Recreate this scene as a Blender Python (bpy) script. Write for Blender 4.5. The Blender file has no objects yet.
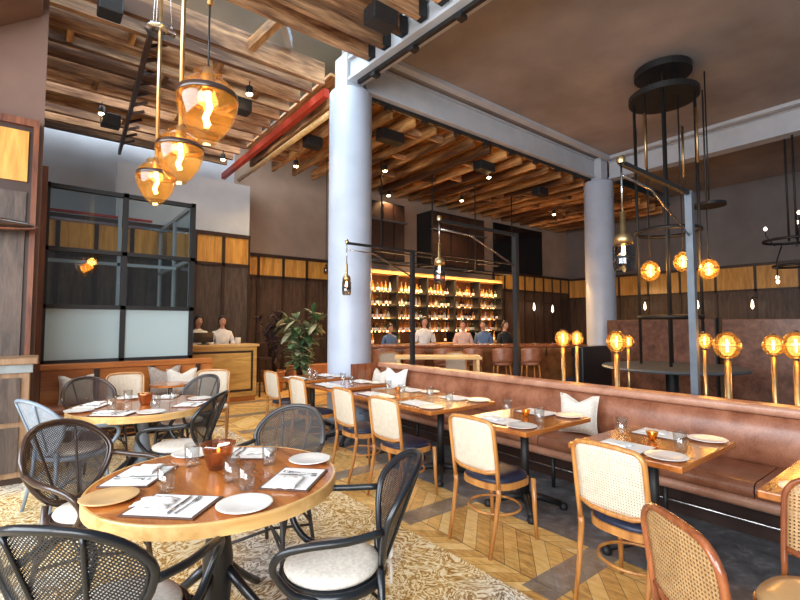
import bpy, bmesh, math, random
from mathutils import Vector, Matrix
random.seed(7)
R = math.radians
PI = math.pi
scn = bpy.context.scene
COL = scn.collection

# ------------------------------------------------------------------ camera, world, lights
F, H = 458.0, 1.54
PITCH = math.atan(25 / F)
YAW = math.atan(360 * math.cos(PITCH) / F)          # world +Y lies this far left of the view axis
cam_d = bpy.data.cameras.new('camera')
cam = bpy.data.objects.new('camera', cam_d)
COL.objects.link(cam)
cam_d.sensor_fit = 'HORIZONTAL'
cam_d.sensor_width = 36
cam_d.lens = 36 * F / 800
cam_d.clip_start = 0.02
cam_d.clip_end = 200
cam.location = (0, 0, H)
cam.rotation_euler = (PI / 2 + PITCH, 0, -YAW)
scn.camera = cam

scn.view_settings.view_transform = 'Standard'
scn.view_settings.look = 'None'
scn.view_settings.gamma = 1
scn.view_settings.use_curve_mapping = False
scn.view_settings.exposure = 0.55
scn.cycles.use_denoising = True
scn.cycles.max_bounces = 7
scn.cycles.transparent_max_bounces = 24
scn.cycles.sample_clamp_indirect = 4.0
scn.cycles.caustics_reflective = False
scn.cycles.caustics_refractive = False

world = bpy.data.worlds.new('sky')
scn.world = world
world.use_nodes = True
world.node_tree.nodes['Background'].inputs[0].default_value = (0.50, 0.62, 0.74, 1)
world.node_tree.nodes['Background'].inputs[1].default_value = 0.20


def area(name, loc, rot, sx, sy, power, col):
    d = bpy.data.lights.new(name, 'AREA')
    d.shape = 'RECTANGLE'
    d.size, d.size_y, d.energy, d.color = sx, sy, power, col
    o = bpy.data.objects.new(name, d)
    o.location = loc
    o.rotation_euler = rot
    COL.objects.link(o)
    return o


def aim(o, tgt):
    o.rotation_euler = (Vector(tgt) - o.location).to_track_quat('-Z', 'Y').to_euler()


# added area lamps for daylight through assumed, unbuilt windows behind and to the left of the camera, and through the roof light
w1 = area('assumed_window_light', (-4.6, 2.6, 3.2), (0, 0, 0), 6.5, 3.8, 560, (0.86, 0.93, 1.0)); aim(w1, (3.5, 4.6, 1.8))
w2 = area('assumed_window_light', (-3.4, -3.2, 3.0), (0, 0, 0), 4.5, 3.6, 470, (0.95, 0.97, 1.0)); aim(w2, (3.0, 6.0, 2.0))
w3 = area('roof_daylight', (1.5, 6.3, 7.4), (0, 0, 0), 5.0, 1.6, 320, (0.85, 0.93, 1.0))
w4 = area('roof_daylight', (1.5, 9.8, 6.9), (0, 0, 0), 4.5, 3.0, 260, (0.85, 0.93, 1.0))  # added fill lamp under the closed roof deck, no opening above it


def point(loc, power, col=(1.0, 0.62, 0.28), r=0.08):
    d = bpy.data.lights.new('lamp_light', 'POINT')
    d.energy, d.color, d.shadow_soft_size = power, col, r
    o = bpy.data.objects.new('lamp_light', d)
    o.location = loc
    COL.objects.link(o)
    return o


# ------------------------------------------------------------------ node helpers
def new_mat(name):
    m = bpy.data.materials.new(name)
    m.use_nodes = True
    m.node_tree.nodes.clear()
    return m


class NT:
    def __init__(s, m):
        s.t = m.node_tree
        s.out = s.t.nodes.new('ShaderNodeOutputMaterial')

    def n(s, kind, **kw):
        nd = s.t.nodes.new(kind)
        for k, v in kw.items():
            setattr(nd, k, v)
        return nd

    def put(s, sock, v):
        if isinstance(v, bpy.types.NodeSocket):
            s.t.links.new(v, sock)
        else:
            sock.default_value = v

    def m(s, op, a, b=0.0, c=0.0):
        nd = s.n('ShaderNodeMath', operation=op)
        s.put(nd.inputs[0], a)
        s.put(nd.inputs[1], b)
        s.put(nd.inputs[2], c)
        return nd.outputs[0]

    def mix(s, f, a, b, blend='MIX'):
        nd = s.n('ShaderNodeMix', data_type='RGBA', blend_type=blend)
        s.put(nd.inputs[0], f)
        s.put(nd.inputs[6], a if isinstance(a, bpy.types.NodeSocket) else (*a, 1))
        s.put(nd.inputs[7], b if isinstance(b, bpy.types.NodeSocket) else (*b, 1))
        return nd.outputs[2]

    def coords(s, scale=(1, 1, 1), rot=(0, 0, 0), gen=False):
        tc = s.n('ShaderNodeTexCoord')
        mp = s.n('ShaderNodeMapping')
        mp.inputs['Scale'].default_value = scale
        mp.inputs['Rotation'].default_value = rot
        s.t.links.new(tc.outputs['Generated' if gen else 'Object'], mp.inputs[0])
        return mp.outputs[0]

    def noise(s, vec, scale, detail=3, rough=0.55, dist=0.0):
        nd = s.n('ShaderNodeTexNoise')
        s.put(nd.inputs['Vector'], vec)
        nd.inputs['Scale'].default_value = scale
        nd.inputs['Detail'].default_value = detail
        nd.inputs['Roughness'].default_value = rough
        nd.inputs['Distortion'].default_value = dist
        return nd.outputs[0]

    def ramp(s, f, stops):
        nd = s.n('ShaderNodeValToRGB')
        s.put(nd.inputs[0], f)
        el = nd.color_ramp.elements
        while len(el) < len(stops):
            el.new(0.5)
        for e, (p, c) in zip(el, stops):
            e.position = p
            e.color = (*c, 1) if len(c) == 3 else c
        return nd.outputs[0]

    def bsdf(s, color, rough=0.5, metal=0.0, spec=0.5, bump=None, bstr=0.3, bdist=0.01, sheen=0.0, coat=0.0, alpha=None):
        b = s.n('ShaderNodeBsdfPrincipled')
        s.put(b.inputs['Base Color'], color if isinstance(color, bpy.types.NodeSocket) else (*color, 1))
        s.put(b.inputs['Roughness'], rough)
        s.put(b.inputs['Metallic'], metal)
        b.inputs['Specular IOR Level'].default_value = spec
        if coat:
            b.inputs['Coat Weight'].default_value = coat
            b.inputs['Coat Roughness'].default_value = 0.12
        if bump is not None:
            bp = s.n('ShaderNodeBump')
            bp.inputs['Strength'].default_value = bstr
            bp.inputs['Distance'].default_value = bdist
            s.put(bp.inputs['Height'], bump)
            s.t.links.new(bp.outputs[0], b.inputs['Normal'])
        if alpha is not None:
            s.put(b.inputs['Alpha'], alpha)
        return b.outputs[0]

    def done(s, sh):
        s.t.links.new(sh, s.out.inputs[0])


def plain(name, c, rough=0.5, metal=0.0, spec=0.5, var=0.08, scale=8, bump=0.0, coat=0.0):
    m = new_mat(name)
    t = NT(m)
    f = t.noise(t.coords(), scale, 4)
    c2 = tuple(max(0, v * (1 - 2.5 * var)) for v in c)
    c1 = tuple(min(1, v * (1 + var)) for v in c)
    col = t.ramp(f, [(0.3, c2), (0.7, c1)])
    t.done(t.bsdf(col, rough, metal, spec, bump=f if bump else None, bstr=bump, coat=coat))
    return m


def wood(name, ca, cb, axis='X', rough=0.4, scale=1.0, coat=0.0, dark=None, blot=0.0, rnd=False, bump=0.15):
    m = new_mat(name)
    t = NT(m)
    st = {'X': (0.12, 1, 1), 'Y': (1, 0.12, 1), 'Z': (1, 1, 0.12)}[axis]
    vec = t.coords(st)
    if rnd:
        oi = t.n('ShaderNodeObjectInfo')
        add = t.n('ShaderNodeVectorMath', operation='MULTIPLY_ADD')
        t.put(add.inputs[0], oi.outputs['Random'])
        add.inputs[1].default_value = (31, 17, 23)
        t.put(add.inputs[2], vec)
        vec = add.outputs[0]
    f = t.noise(vec, 14 * scale, 6, 0.62, 0.6)
    fine = t.noise(vec, 70 * scale, 3, 0.6)
    g = t.m('ADD', t.m('MULTIPLY', f, 0.75), t.m('MULTIPLY', fine, 0.25))
    col = t.ramp(g, [(0.36, ca), (0.64, cb)])
    if dark:
        big = t.noise(t.coords((0.35, 0.35, 0.35)) if not rnd else vec, 3.2 * scale, 5, 0.7, 0.4)
        col = t.mix(t.ramp(big, [(0.47, (0, 0, 0)), (0.60, (1, 1, 1))]), col, dark)
    if rnd:
        v = t.m('MULTIPLY_ADD', oi.outputs['Random'], 0.7, 0.65)
        col = t.mix(1.0, col, t.n('ShaderNodeCombineColor').outputs[0], 'MULTIPLY') if False else col
        hsv = t.n('ShaderNodeHueSaturation')
        t.put(hsv.inputs['Value'], v)
        t.put(hsv.inputs['Color'], col)
        col = hsv.outputs[0]
    t.done(t.bsdf(col, rough, bump=g, bstr=bump, bdist=0.004, coat=coat))
    return m


def glass(name, tint=(1, 1, 1), gloss=0.14, rough=0.02, body=0.0, bodycol=(1, 1, 1)):
    m = new_mat(name)
    t = NT(m)
    tr = t.n('ShaderNodeBsdfTransparent'); tr.inputs[0].default_value = (*tint, 1)
    gl = t.n('ShaderNodeBsdfGlossy'); gl.inputs['Roughness'].default_value = rough
    lw = t.n('ShaderNodeLayerWeight'); lw.inputs[0].default_value = 0.35
    f = t.m('MULTIPLY_ADD', t.m('POWER', lw.outputs['Facing'], 2.0), 0.5, gloss)
    base = tr.outputs[0]
    if body:
        tl = t.n('ShaderNodeBsdfTranslucent'); tl.inputs[0].default_value = (*bodycol, 1)
        mx = t.n('ShaderNodeMixShader'); mx.inputs[0].default_value = body
        t.t.links.new(base, mx.inputs[1]); t.t.links.new(tl.outputs[0], mx.inputs[2])
        base = mx.outputs[0]
    ms = t.n('ShaderNodeMixShader')
    t.put(ms.inputs[0], f)
    t.t.links.new(base, ms.inputs[1]); t.t.links.new(gl.outputs[0], ms.inputs[2])
    t.done(ms.outputs[0])
    return m


def emit(name, c, s):
    m = new_mat(name)
    t = NT(m)
    e = t.n('ShaderNodeEmission')
    e.inputs[0].default_value = (*c, 1)
    e.inputs[1].default_value = s
    t.done(e.outputs[0])
    return m


def weave(name, c, period, fill, rough=0.5, diag=True, c2=None):
    """open weave: strands of the given colour with real see-through gaps"""
    m = new_mat(name)
    t = NT(m)
    tc = t.n('ShaderNodeTexCoord')
    sx = t.n('ShaderNodeSeparateXYZ')
    t.t.links.new(tc.outputs['Object'], sx.inputs[0])
    x, z = sx.outputs[0], sx.outputs[2]
    k = 2 * PI / period
    if diag:
        u, v = t.m('ADD', x, z), t.m('SUBTRACT', x, z)
    else:
        u, v = x, z
    a = t.m('SINE', t.m('MULTIPLY', u, k))
    b = t.m('SINE', t.m('MULTIPLY', v, k))
    hole = t.m('MULTIPLY', t.m('GREATER_THAN', a, fill), t.m('GREATER_THAN', b, fill))
    alpha = t.m('SUBTRACT', 1.0, hole)
    f = t.noise(t.coords(), 30, 3)
    col = t.ramp(f, [(0.3, c2 or tuple(q * 0.75 for q in c)), (0.7, c)])
    t.done(t.bsdf(col, rough, alpha=alpha, bump=t.m('ADD', a, b), bstr=0.2, bdist=0.002))
    return m


# ------------------------------------------------------------------ materials
M = {}
M['black_metal'] = plain('black_metal', (0.014, 0.014, 0.015), 0.5, 0.1)
M['grey_metal'] = plain('grey_metal', (0.11, 0.135, 0.165), 0.4, 0.3)
M['black_lacquer'] = plain('black_lacquer', (0.008, 0.010, 0.014), 0.3, 0.0, 0.5, coat=0.1)
M['brown_lacquer'] = plain('brown_lacquer', (0.04, 0.018, 0.011), 0.3, 0.0, 0.6, coat=0.4)
M['slate_lacquer'] = plain('slate_lacquer', (0.23, 0.29, 0.36), 0.35, coat=0.3)
M['grey_rattan'] = plain('grey_rattan', (0.05, 0.045, 0.045), 0.4)
M['brass'] = plain('brass', (0.62, 0.43, 0.21), 0.38, 1.0, var=0.12)
M['copper'] = plain('copper', (0.62, 0.27, 0.12), 0.3, 1.0, var=0.2, scale=12)
M['steel'] = plain('steel', (0.6, 0.6, 0.6), 0.2, 1.0)
M['white_plaster'] = plain('white_plaster', (0.52, 0.56, 0.62), 0.8, scale=1.5, var=0.05)
M['warm_lit_plaster'] = plain('warm_lit_plaster', (0.40, 0.29, 0.22), 0.85, scale=1.2, var=0.08)  # pale plaster with warm lamplight mixed into its colour
M['grey_plaster'] = plain('grey_plaster', (0.20, 0.185, 0.185), 0.85, scale=1.2, var=0.08)
M['brown_plaster'] = plain('brown_plaster', (0.18, 0.105, 0.08), 0.8, scale=1.5, var=0.08)
M['ceiling'] = plain('ceiling_plaster', (0.33, 0.285, 0.27), 0.9, scale=0.7, var=0.13)
M['steel_paint'] = plain('steel_paint', (0.50, 0.53, 0.58), 0.5, scale=3, var=0.04)
M['column_paint'] = plain('column_paint', (0.47, 0.53, 0.64), 0.38, scale=2, var=0.04)
M['red_paint'] = plain('red_paint', (0.50, 0.045, 0.02), 0.45)
M['roof_glass'] = plain('roof_panel', (0.34, 0.46, 0.58), 0.5, scale=1)
M['timber_x'] = wood('timber_x', (0.14, 0.048, 0.016), (0.80, 0.47, 0.24), 'X', 0.65, 0.5, dark=(0.075, 0.03, 0.012), rnd=True, bump=0.3)
M['shaded_board'] = wood('shaded_board', (0.07, 0.026, 0.01), (0.40, 0.20, 0.09), 'X', 0.7, 0.5, rnd=True)  # board wood darkened to stand for shade in the plank gaps
M['timber_y'] = wood('timber_y', (0.17, 0.06, 0.018), (0.85, 0.44, 0.15), 'Y', 0.65, 0.5, dark=(0.08, 0.03, 0.01), rnd=True, bump=0.3)
M['dark_wood'] = wood('dark_wood', (0.035, 0.02, 0.014), (0.12, 0.07, 0.045), 'Z', 0.45, 0.9)
M['smoked_wood'] = wood('smoked_wood', (0.04, 0.026, 0.02), (0.125, 0.085, 0.065), 'Z', 0.5, 1.2)
M['espresso'] = plain('espresso_stain', (0.045, 0.02, 0.013), 0.4)
M['cab_wood'] = wood('cab_wood', (0.17, 0.09, 0.045), (0.36, 0.22, 0.12), 'Z', 0.4, 0.8)
M['red_wood'] = wood('red_wood', (0.09, 0.025, 0.012), (0.24, 0.08, 0.032), 'Z', 0.35, 0.8, coat=0.3)
M['amber_panel'] = wood('amber_panel', (0.46, 0.20, 0.03), (0.80, 0.43, 0.10), 'Z', 0.35, 0.5, coat=0.2)
M['oak_x'] = wood('oak_x', (0.48, 0.24, 0.05), (0.82, 0.50, 0.15), 'X', 0.4, 0.7, coat=0.15)
M['table_wood'] = wood('table_wood', (0.30, 0.075, 0.014), (0.62, 0.22, 0.045), 'X', 0.22, 0.7, coat=0.7, dark=(0.25, 0.07, 0.015))
M['table_wood_y'] = wood('table_wood_y', (0.33, 0.085, 0.016), (0.66, 0.24, 0.05), 'Y', 0.2, 0.7, coat=0.8)
M['rim_wood'] = wood('rim_wood', (0.55, 0.30, 0.09), (0.86, 0.55, 0.23), 'X', 0.35, 0.6, coat=0.3)
M['beech'] = wood('beech', (0.36, 0.13, 0.03), (0.62, 0.29, 0.08), 'Z', 0.3, 1.2, coat=0.4)
M['mahogany'] = wood('mahogany', (0.16, 0.04, 0.015), (0.36, 0.11, 0.035), 'Z', 0.25, 1.2, coat=0.5)
M['bench_wood'] = wood('bench_wood', (0.36, 0.10, 0.02), (0.62, 0.22, 0.05), 'X', 0.3, 0.6, coat=0.4)
M['cream'] = plain('cream_cloth', (0.74, 0.68, 0.59), 0.85, scale=60, var=0.08)
M['white_cloth'] = plain('white_cloth', (0.85, 0.83, 0.80), 0.85, scale=40, var=0.04)
M['taupe_cloth'] = plain('taupe_cloth', (0.45, 0.38, 0.33), 0.9, scale=50, var=0.12)
M['navy'] = plain('navy_leather', (0.016, 0.02, 0.045), 0.4, scale=20)
M['china'] = plain('china', (0.86, 0.84, 0.80), 0.25, scale=3, var=0.02, coat=0.4)
M['tan_china'] = plain('tan_china', (0.72, 0.45, 0.20), 0.3, scale=6, var=0.06, coat=0.4)
M['paper'] = plain('paper', (0.88, 0.87, 0.86), 0.7, scale=3, var=0.02)
M['menu_board'] = plain('menu_board', (0.10, 0.045, 0.03), 0.5)
M['skin'] = plain('skin', (0.62, 0.33, 0.22), 0.55, var=0.04)
M['lips'] = plain('lips', (0.42, 0.14, 0.10), 0.5)
M['hair'] = plain('dark_hair', (0.025, 0.015, 0.012), 0.6)
M['white_shirt'] = plain('white_shirt', (0.86, 0.84, 0.80), 0.8, scale=10, var=0.05)
M['blue_shirt'] = plain('blue_shirt', (0.10, 0.17, 0.32), 0.8, scale=10, var=0.05)
M['black_shirt'] = plain('black_shirt', (0.02, 0.02, 0.022), 0.8)
M['pink_shirt'] = plain('pink_shirt', (0.75, 0.50, 0.42), 0.8)
M['trousers'] = plain('dark_trousers', (0.02, 0.02, 0.03), 0.8)
M['leaf'] = plain('leaf_green', (0.075, 0.15, 0.055), 0.4, scale=5, var=0.25, coat=0.2)
M['leaf_pale'] = plain('leaf_pale', (0.42, 0.40, 0.24), 0.45, scale=5, var=0.2)
M['leaf_dark'] = plain('leaf_burgundy', (0.045, 0.022, 0.03), 0.4, scale=5, var=0.25, coat=0.2)
M['soil'] = plain('soil', (0.05, 0.03, 0.02), 0.95)
M['terracotta'] = plain('terracotta', (0.45, 0.17, 0.06), 0.7)
M['stone_top'] = plain('stone_top', (0.26, 0.29, 0.30), 0.3, scale=4, var=0.15, coat=0.3)
M['screen'] = plain('screen_glass', (0.01, 0.01, 0.013), 0.12)
M['clear'] = glass('clear_glass', (0.96, 0.98, 0.98), 0.10)
M['pane'] = glass('window_pane', (0.80, 0.86, 0.88), 0.04)
M['smoke'] = glass('smoked_glass', (0.42, 0.33, 0.26), 0.12)
M['amber'] = glass('amber_glass', (0.96, 0.68, 0.33), 0.06, 0.03, 0.045, (1.0, 0.55, 0.12))
M['copper_glass'] = glass('copper_glass', (0.78, 0.50, 0.32), 0.14, 0.05, 0.22, (0.62, 0.30, 0.14))
M['filament'] = emit('filament_glow', (1.0, 0.66, 0.22), 40)
M['spot_glow'] = emit('spot_glow', (1.0, 0.66, 0.30), 22)
M['flame'] = emit('candle_flame', (1.0, 0.55, 0.2), 10)
M['strip_glow'] = emit('shelf_light', (1.0, 0.52, 0.18), 14)
M['white_glow'] = emit('cool_bulbs', (1.0, 0.72, 0.5), 4)
M['black_weave'] = weave('black_weave', (0.012, 0.015, 0.022), 0.0145, 0.02, 0.4)
M['brown_weave'] = weave('brown_weave', (0.045, 0.03, 0.026), 0.0145, -0.05, 0.45)
M['grey_weave'] = weave('grey_weave', (0.05, 0.042, 0.038), 0.0135, 0.02, 0.8)
M['slate_weave'] = weave('slate_weave', (0.36, 0.42, 0.50), 0.0135, 0.3, 0.5)
M['cream_cane'] = weave('cream_cane', (0.76, 0.68, 0.55), 0.0145, 0.30, 0.55, diag=False, c2=(0.68, 0.58, 0.44))
M['tan_cane'] = weave('tan_cane', (0.56, 0.35, 0.16), 0.0150, 0.0, 0.5, diag=False, c2=(0.42, 0.24, 0.10))


def frosted():
    m = new_mat('frosted_glass')
    t = NT(m)
    a = t.bsdf((0.62, 0.76, 0.78), 0.22, coat=0.2)
    tl = t.n('ShaderNodeBsdfTranslucent'); tl.inputs[0].default_value = (0.7, 0.85, 0.88, 1)
    ms = t.n('ShaderNodeMixShader'); ms.inputs[0].default_value = 0.3
    t.t.links.new(a, ms.inputs[1]); t.t.links.new(tl.outputs[0], ms.inputs[2])
    t.done(ms.outputs[0])
    return m


M['frosted'] = frosted()


def leather(name, c, c2):
    m = new_mat(name)
    t = NT(m)
    v = t.coords()
    f = t.noise(v, 5, 5, 0.7, 0.3)
    g = t.noise(v, 90, 3, 0.6)
    col = t.ramp(t.m('ADD', t.m('MULTIPLY', f, 0.7), t.m('MULTIPLY', g, 0.3)), [(0.36, c), (0.62, c2)])
    t.done(t.bsdf(col, 0.34, spec=0.6, bump=g, bstr=0.15, bdist=0.003))
    return m


M['leather'] = leather('brown_leather', (0.19, 0.06, 0.027), (0.40, 0.165, 0.09))
M['leather_pale'] = leather('pale_brown_leather', (0.36, 0.155, 0.09), (0.56, 0.30, 0.20))
M['panel_leather'] = leather('mottled_panel', (0.05, 0.02, 0.013), (0.20, 0.10, 0.07))
M['copper_panel'] = leather('copper_panel', (0.10, 0.035, 0.012), (0.30, 0.12, 0.04))


def floor_mat():
    m = new_mat('chevron_parquet')
    t = NT(m)
    tc = t.n('ShaderNodeTexCoord')
    sp = t.n('ShaderNodeSeparateXYZ')
    t.t.links.new(tc.outputs['Object'], sp.inputs[0])
    x, y = sp.outputs[0], sp.outputs[1]
    w = 0.48
    xs = t.m('DIVIDE', x, w)
    col_id = t.m('FLOOR', xs)
    fr = t.m('PINGPONG', xs, 1.0)
    v = t.m('MULTIPLY_ADD', fr, w * 0.85, y)
    pv = t.m('DIVIDE', v, 0.125)
    pid = t.m('FLOOR', pv)
    pf = t.m('SUBTRACT', pv, pid)
    seam = t.m('LESS_THAN', pf, 0.045)
    cf = t.m('SUBTRACT', xs, col_id)
    seam = t.m('MAXIMUM', seam, t.m('LESS_THAN', cf, 0.02))
    cmb = t.n('ShaderNodeCombineXYZ')
    t.put(cmb.inputs[0], col_id); t.put(cmb.inputs[1], pid)
    wn = t.n('ShaderNodeTexWhiteNoise', noise_dimensions='2D')
    t.t.links.new(cmb.outputs[0], wn.inputs['Vector'])
    rnd = wn.outputs[0]
    grain = t.noise(t.coords((3, 1, 1), (0, 0, 0.7)), 9, 5, 0.7, 0.5)
    val = t.m('ADD', t.m('MULTIPLY', rnd, 0.28), t.m('MULTIPLY', grain, 0.75))
    base = t.ramp(val, [(0.28, (0.42, 0.20, 0.05)), (0.5, (0.78, 0.47, 0.14)), (0.75, (0.95, 0.70, 0.32))])
    base = t.mix(t.m('MULTIPLY', seam, 0.75), base, (0.10, 0.05, 0.02))
    # dark cross bands that run from the aisle to the bench
    yb = t.m('SUBTRACT', y, 1.55)
    bandf = t.m('SUBTRACT', t.m('DIVIDE', yb, 1.25), t.m('FLOOR', t.m('DIVIDE', yb, 1.25)))
    band = t.m('MULTIPLY', t.m('LESS_THAN', bandf, 0.17), t.m('GREATER_THAN', x, 2.3))
    g2 = t.noise(t.coords(), 7, 5, 0.7, 0.4)
    slate = t.ramp(g2, [(0.3, (0.06, 0.06, 0.065)), (0.55, (0.16, 0.16, 0.17)), (0.75, (0.36, 0.38, 0.42))])
    base = t.mix(t.m('MULTIPLY', band, 0.8), base, slate)
    side = t.m('MULTIPLY', t.m('GREATER_THAN', x, 3.05), t.m('LESS_THAN', y, 7.0))
    base = t.mix(side, base, slate)
    t.done(t.bsdf(base, t.m('MULTIPLY_ADD', grain, 0.3, 0.2), spec=0.5, bump=t.m('SUBTRACT', grain, t.m('MULTIPLY', seam, 0.6)), bstr=0.2, bdist=0.004))
    return m


def rug_mat():
    m = new_mat('worn_arabesque_rug')
    t = NT(m)
    v = t.coords()
    a = t.noise(v, 4.5, 3, 0.6, 2.6)
    b = t.noise(v, 13, 4, 0.65, 1.8)
    c = t.noise(v, 1.1, 2, 0.5)
    rings = t.m('SINE', t.m('MULTIPLY', a, 42))
    pat = t.m('ADD', t.m('MULTIPLY', rings, 0.35), t.m('MULTIPLY', b, 1.1))
    gold = t.ramp(pat, [(0.18, (0.36, 0.17, 0.035)), (0.42, (0.66, 0.43, 0.15)), (0.66, (0.82, 0.61, 0.29)), (0.9, (0.93, 0.82, 0.58))])
    grey = t.ramp(pat, [(0.22, (0.19, 0.16, 0.14)), (0.42, (0.42, 0.36, 0.29)), (0.62, (0.60, 0.54, 0.45)), (0.85, (0.80, 0.77, 0.70))])
    col = t.mix(t.ramp(c, [(0.46, (0, 0, 0)), (0.64, (1, 1, 1))]), gold, grey)
    t.done(t.bsdf(col, 0.8, spec=0.25, bump=b, bstr=0.3, bdist=0.006))
    return m


M['floor'] = floor_mat()
M['rug'] = rug_mat()


# ------------------------------------------------------------------ mesh builder
class MB:
    def __init__(s):
        s.v, s.f, s.sm = [], [], []

    def add(s, vs, fs, smooth=False, mat=None):
        o = len(s.v)
        for p in vs:
            p = Vector(p)
            s.v.append(mat @ p if mat else p)
        for f in fs:
            s.f.append([i + o for i in f])
            s.sm.append(smooth)
        return s

    def box(s, x0, x1, y0, y1, z0, z1, mat=None):
        vs = [(x, y, z) for z in (z0, z1) for y in (y0, y1) for x in (x0, x1)]
        return s.add(vs, [(0, 2, 3, 1), (4, 5, 7, 6), (0, 1, 5, 4), (2, 6, 7, 3), (0, 4, 6, 2), (1, 3, 7, 5)], False, mat)

    def cbox(s, c, d, rz=0, rx=0, ry=0):
        m = Matrix.Translation(c) @ Matrix.Rotation(rz, 4, 'Z') @ Matrix.Rotation(ry, 4, 'Y') @ Matrix.Rotation(rx, 4, 'X')
        return s.box(-d[0] / 2, d[0] / 2, -d[1] / 2, d[1] / 2, -d[2] / 2, d[2] / 2, m)

    def bar(s, p0, p1, w, h, up=(0, 0, 1)):
        p0, p1 = Vector(p0), Vector(p1)
        d = (p1 - p0)
        L = d.length
        d.normalize()
        u = Vector(up)
        if abs(d.dot(u)) > 0.97:
            u = Vector((1, 0, 0))
        r = d.cross(u).normalized()
        u = r.cross(d)
        m = Matrix((( d.x, r.x, u.x, p0.x), (d.y, r.y, u.y, p0.y), (d.z, r.z, u.z, p0.z), (0, 0, 0, 1)))
        return s.box(0, L, -w / 2, w / 2, -h / 2, h / 2, m)

    def tube(s, pts, r, n=8, closed=False, flat=1.0):
        pts = [Vector(p) for p in pts]
        N = len(pts)
        rs = r if isinstance(r, (list, tuple)) else [r] * N
        vs, fs = [], []
        prev = None
        for i, p in enumerate(pts):
            a = pts[(i - 1) % N] if (closed or i > 0) else p
            b = pts[(i + 1) % N] if (closed or i < N - 1) else p
            t = (b - a)
            if t.length < 1e-9:
                t = Vector((0, 0, 1))
            t.normalize()
            if prev is None:
                ref = Vector((0, 0, 1)) if abs(t.z) < 0.9 else Vector((1, 0, 0))
                u = t.cross(ref).normalized()
            else:
                u = (prev - t * prev.dot(t))
                if u.length < 1e-6:
                    u = t.orthogonal()
                u.normalize()
            prev = u
            w = t.cross(u)
            for k in range(n):
                an = 2 * PI * k / n
                vs.append(p + u * (math.cos(an) * rs[i]) + w * (math.sin(an) * rs[i] * flat))
        M_ = N if closed else N - 1
        for i in range(M_):
            for k in range(n):
                a = i * n + k
                b = i * n + (k + 1) % n
                c = ((i + 1) % N) * n + (k + 1) % n
                d = ((i + 1) % N) * n + k
                fs.append((a, b, c, d))
        if not closed:
            fs.append(tuple(range(n - 1, -1, -1)))
            fs.append(tuple((N - 1) * n + k for k in range(n)))
        return s.add(vs, fs, True)

    def cyl(s, p0, p1, r0, r1=None, n=16):
        return s.tube([p0, p1], [r0, r0 if r1 is None else r1], n)

    def lathe(s, prof, c=(0, 0, 0), n=24, smooth=True, cap=False):
        vs, fs = [], []
        c = Vector(c)
        for (r, z) in prof:
            for k in range(n):
                a = 2 * PI * k / n
                vs.append(c + Vector((math.cos(a) * r, math.sin(a) * r, z)))
        for i in range(len(prof) - 1):
            for k in range(n):
                fs.append((i * n + k, i * n + (k + 1) % n, (i + 1) * n + (k + 1) % n, (i + 1) * n + k))
        if cap and prof[0][0] > 1e-4:
            fs.append(tuple(range(n - 1, -1, -1)))
        if cap and prof[-1][0] > 1e-4:
            fs.append(tuple((len(prof) - 1) * n + k for k in range(n)))
        return s.add(vs, fs, smooth)

    def prism(s, poly, y0, y1, mat=None):
        """poly in the xz plane, extruded along y"""
        n = len(poly)
        vs = [(p[0], y0, p[1]) for p in poly] + [(p[0], y1, p[1]) for p in poly]
        fs = [tuple(range(n - 1, -1, -1)), tuple(range(n, 2 * n))]
        for i in range(n):
            j = (i + 1) % n
            fs.append((i, j, j + n, i + n))
        return s.add(vs, fs, False, mat)

    def grid(s, rows, smooth=True, closed=False):
        nr, nc = len(rows), len(rows[0])
        vs = [p for r in rows for p in r]
        fs = []
        for i in range(nr - 1):
            for j in range(nc - (0 if closed else 1)):
                k = (j + 1) % nc
                fs.append((i * nc + j, i * nc + k, (i + 1) * nc + k, (i + 1) * nc + j))
        return s.add(vs, fs, smooth)

    def build(s, name, mat, parent=None, bevel=0.0, solid=0.0, subd=0, loc=None):
        me = bpy.data.meshes.new(name)
        me.from_pydata([tuple(v) for v in s.v], [], s.f)
        me.polygons.foreach_set('use_smooth', s.sm)
        bm = bmesh.new()
        bm.from_mesh(me)
        if not solid:
            bmesh.ops.recalc_face_normals(bm, faces=bm.faces)
        bm.to_mesh(me)
        bm.free()
        me.materials.append(M[mat] if isinstance(mat, str) else mat)
        o = bpy.data.objects.new(name, me)
        COL.objects.link(o)
        if parent:
            o.parent = parent
        if loc:
            o.location = loc
        if solid:
            md = o.modifiers.new('thickness', 'SOLIDIFY'); md.thickness = solid; md.offset = 0
        if bevel:
            md = o.modifiers.new('bevel', 'BEVEL'); md.width = bevel; md.segments = 2; md.limit_method = 'ANGLE'; md.angle_limit = R(40)
        if subd:
            md = o.modifiers.new('smooth', 'SUBSURF'); md.levels = subd; md.render_levels = subd
        return o


def tag(o, label, cat, group=None, kind=None):
    if label: o['label'] = label
    if cat: o['category'] = cat
    if group: o['group'] = group
    if kind: o['kind'] = kind
    return o


def struct(o):
    o['kind'] = 'structure'
    return o


def thing(name, label, cat, loc=(0, 0, 0), rz=0.0, group=None):
    o = bpy.data.objects.new(name, None)
    o.empty_display_size = 0.1
    COL.objects.link(o)
    o.location = loc
    o.rotation_euler = (0, 0, rz)
    return tag(o, label, cat, group)


KIDS = {}


def dup(root, loc, rz=0.0, label=None, group=None, scale=None):
    def cp(o, par):
        c = o.copy()
        COL.objects.link(c)
        c.parent = par
        for ch in list(o.children):
            cp(ch, c)
        return c
    r = cp(root, None)
    r.location = loc
    r.rotation_euler = (0, 0, rz)
    if label: r['label'] = label
    if group: r['group'] = group
    if scale: r.scale = (scale,) * 3
    return r


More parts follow.
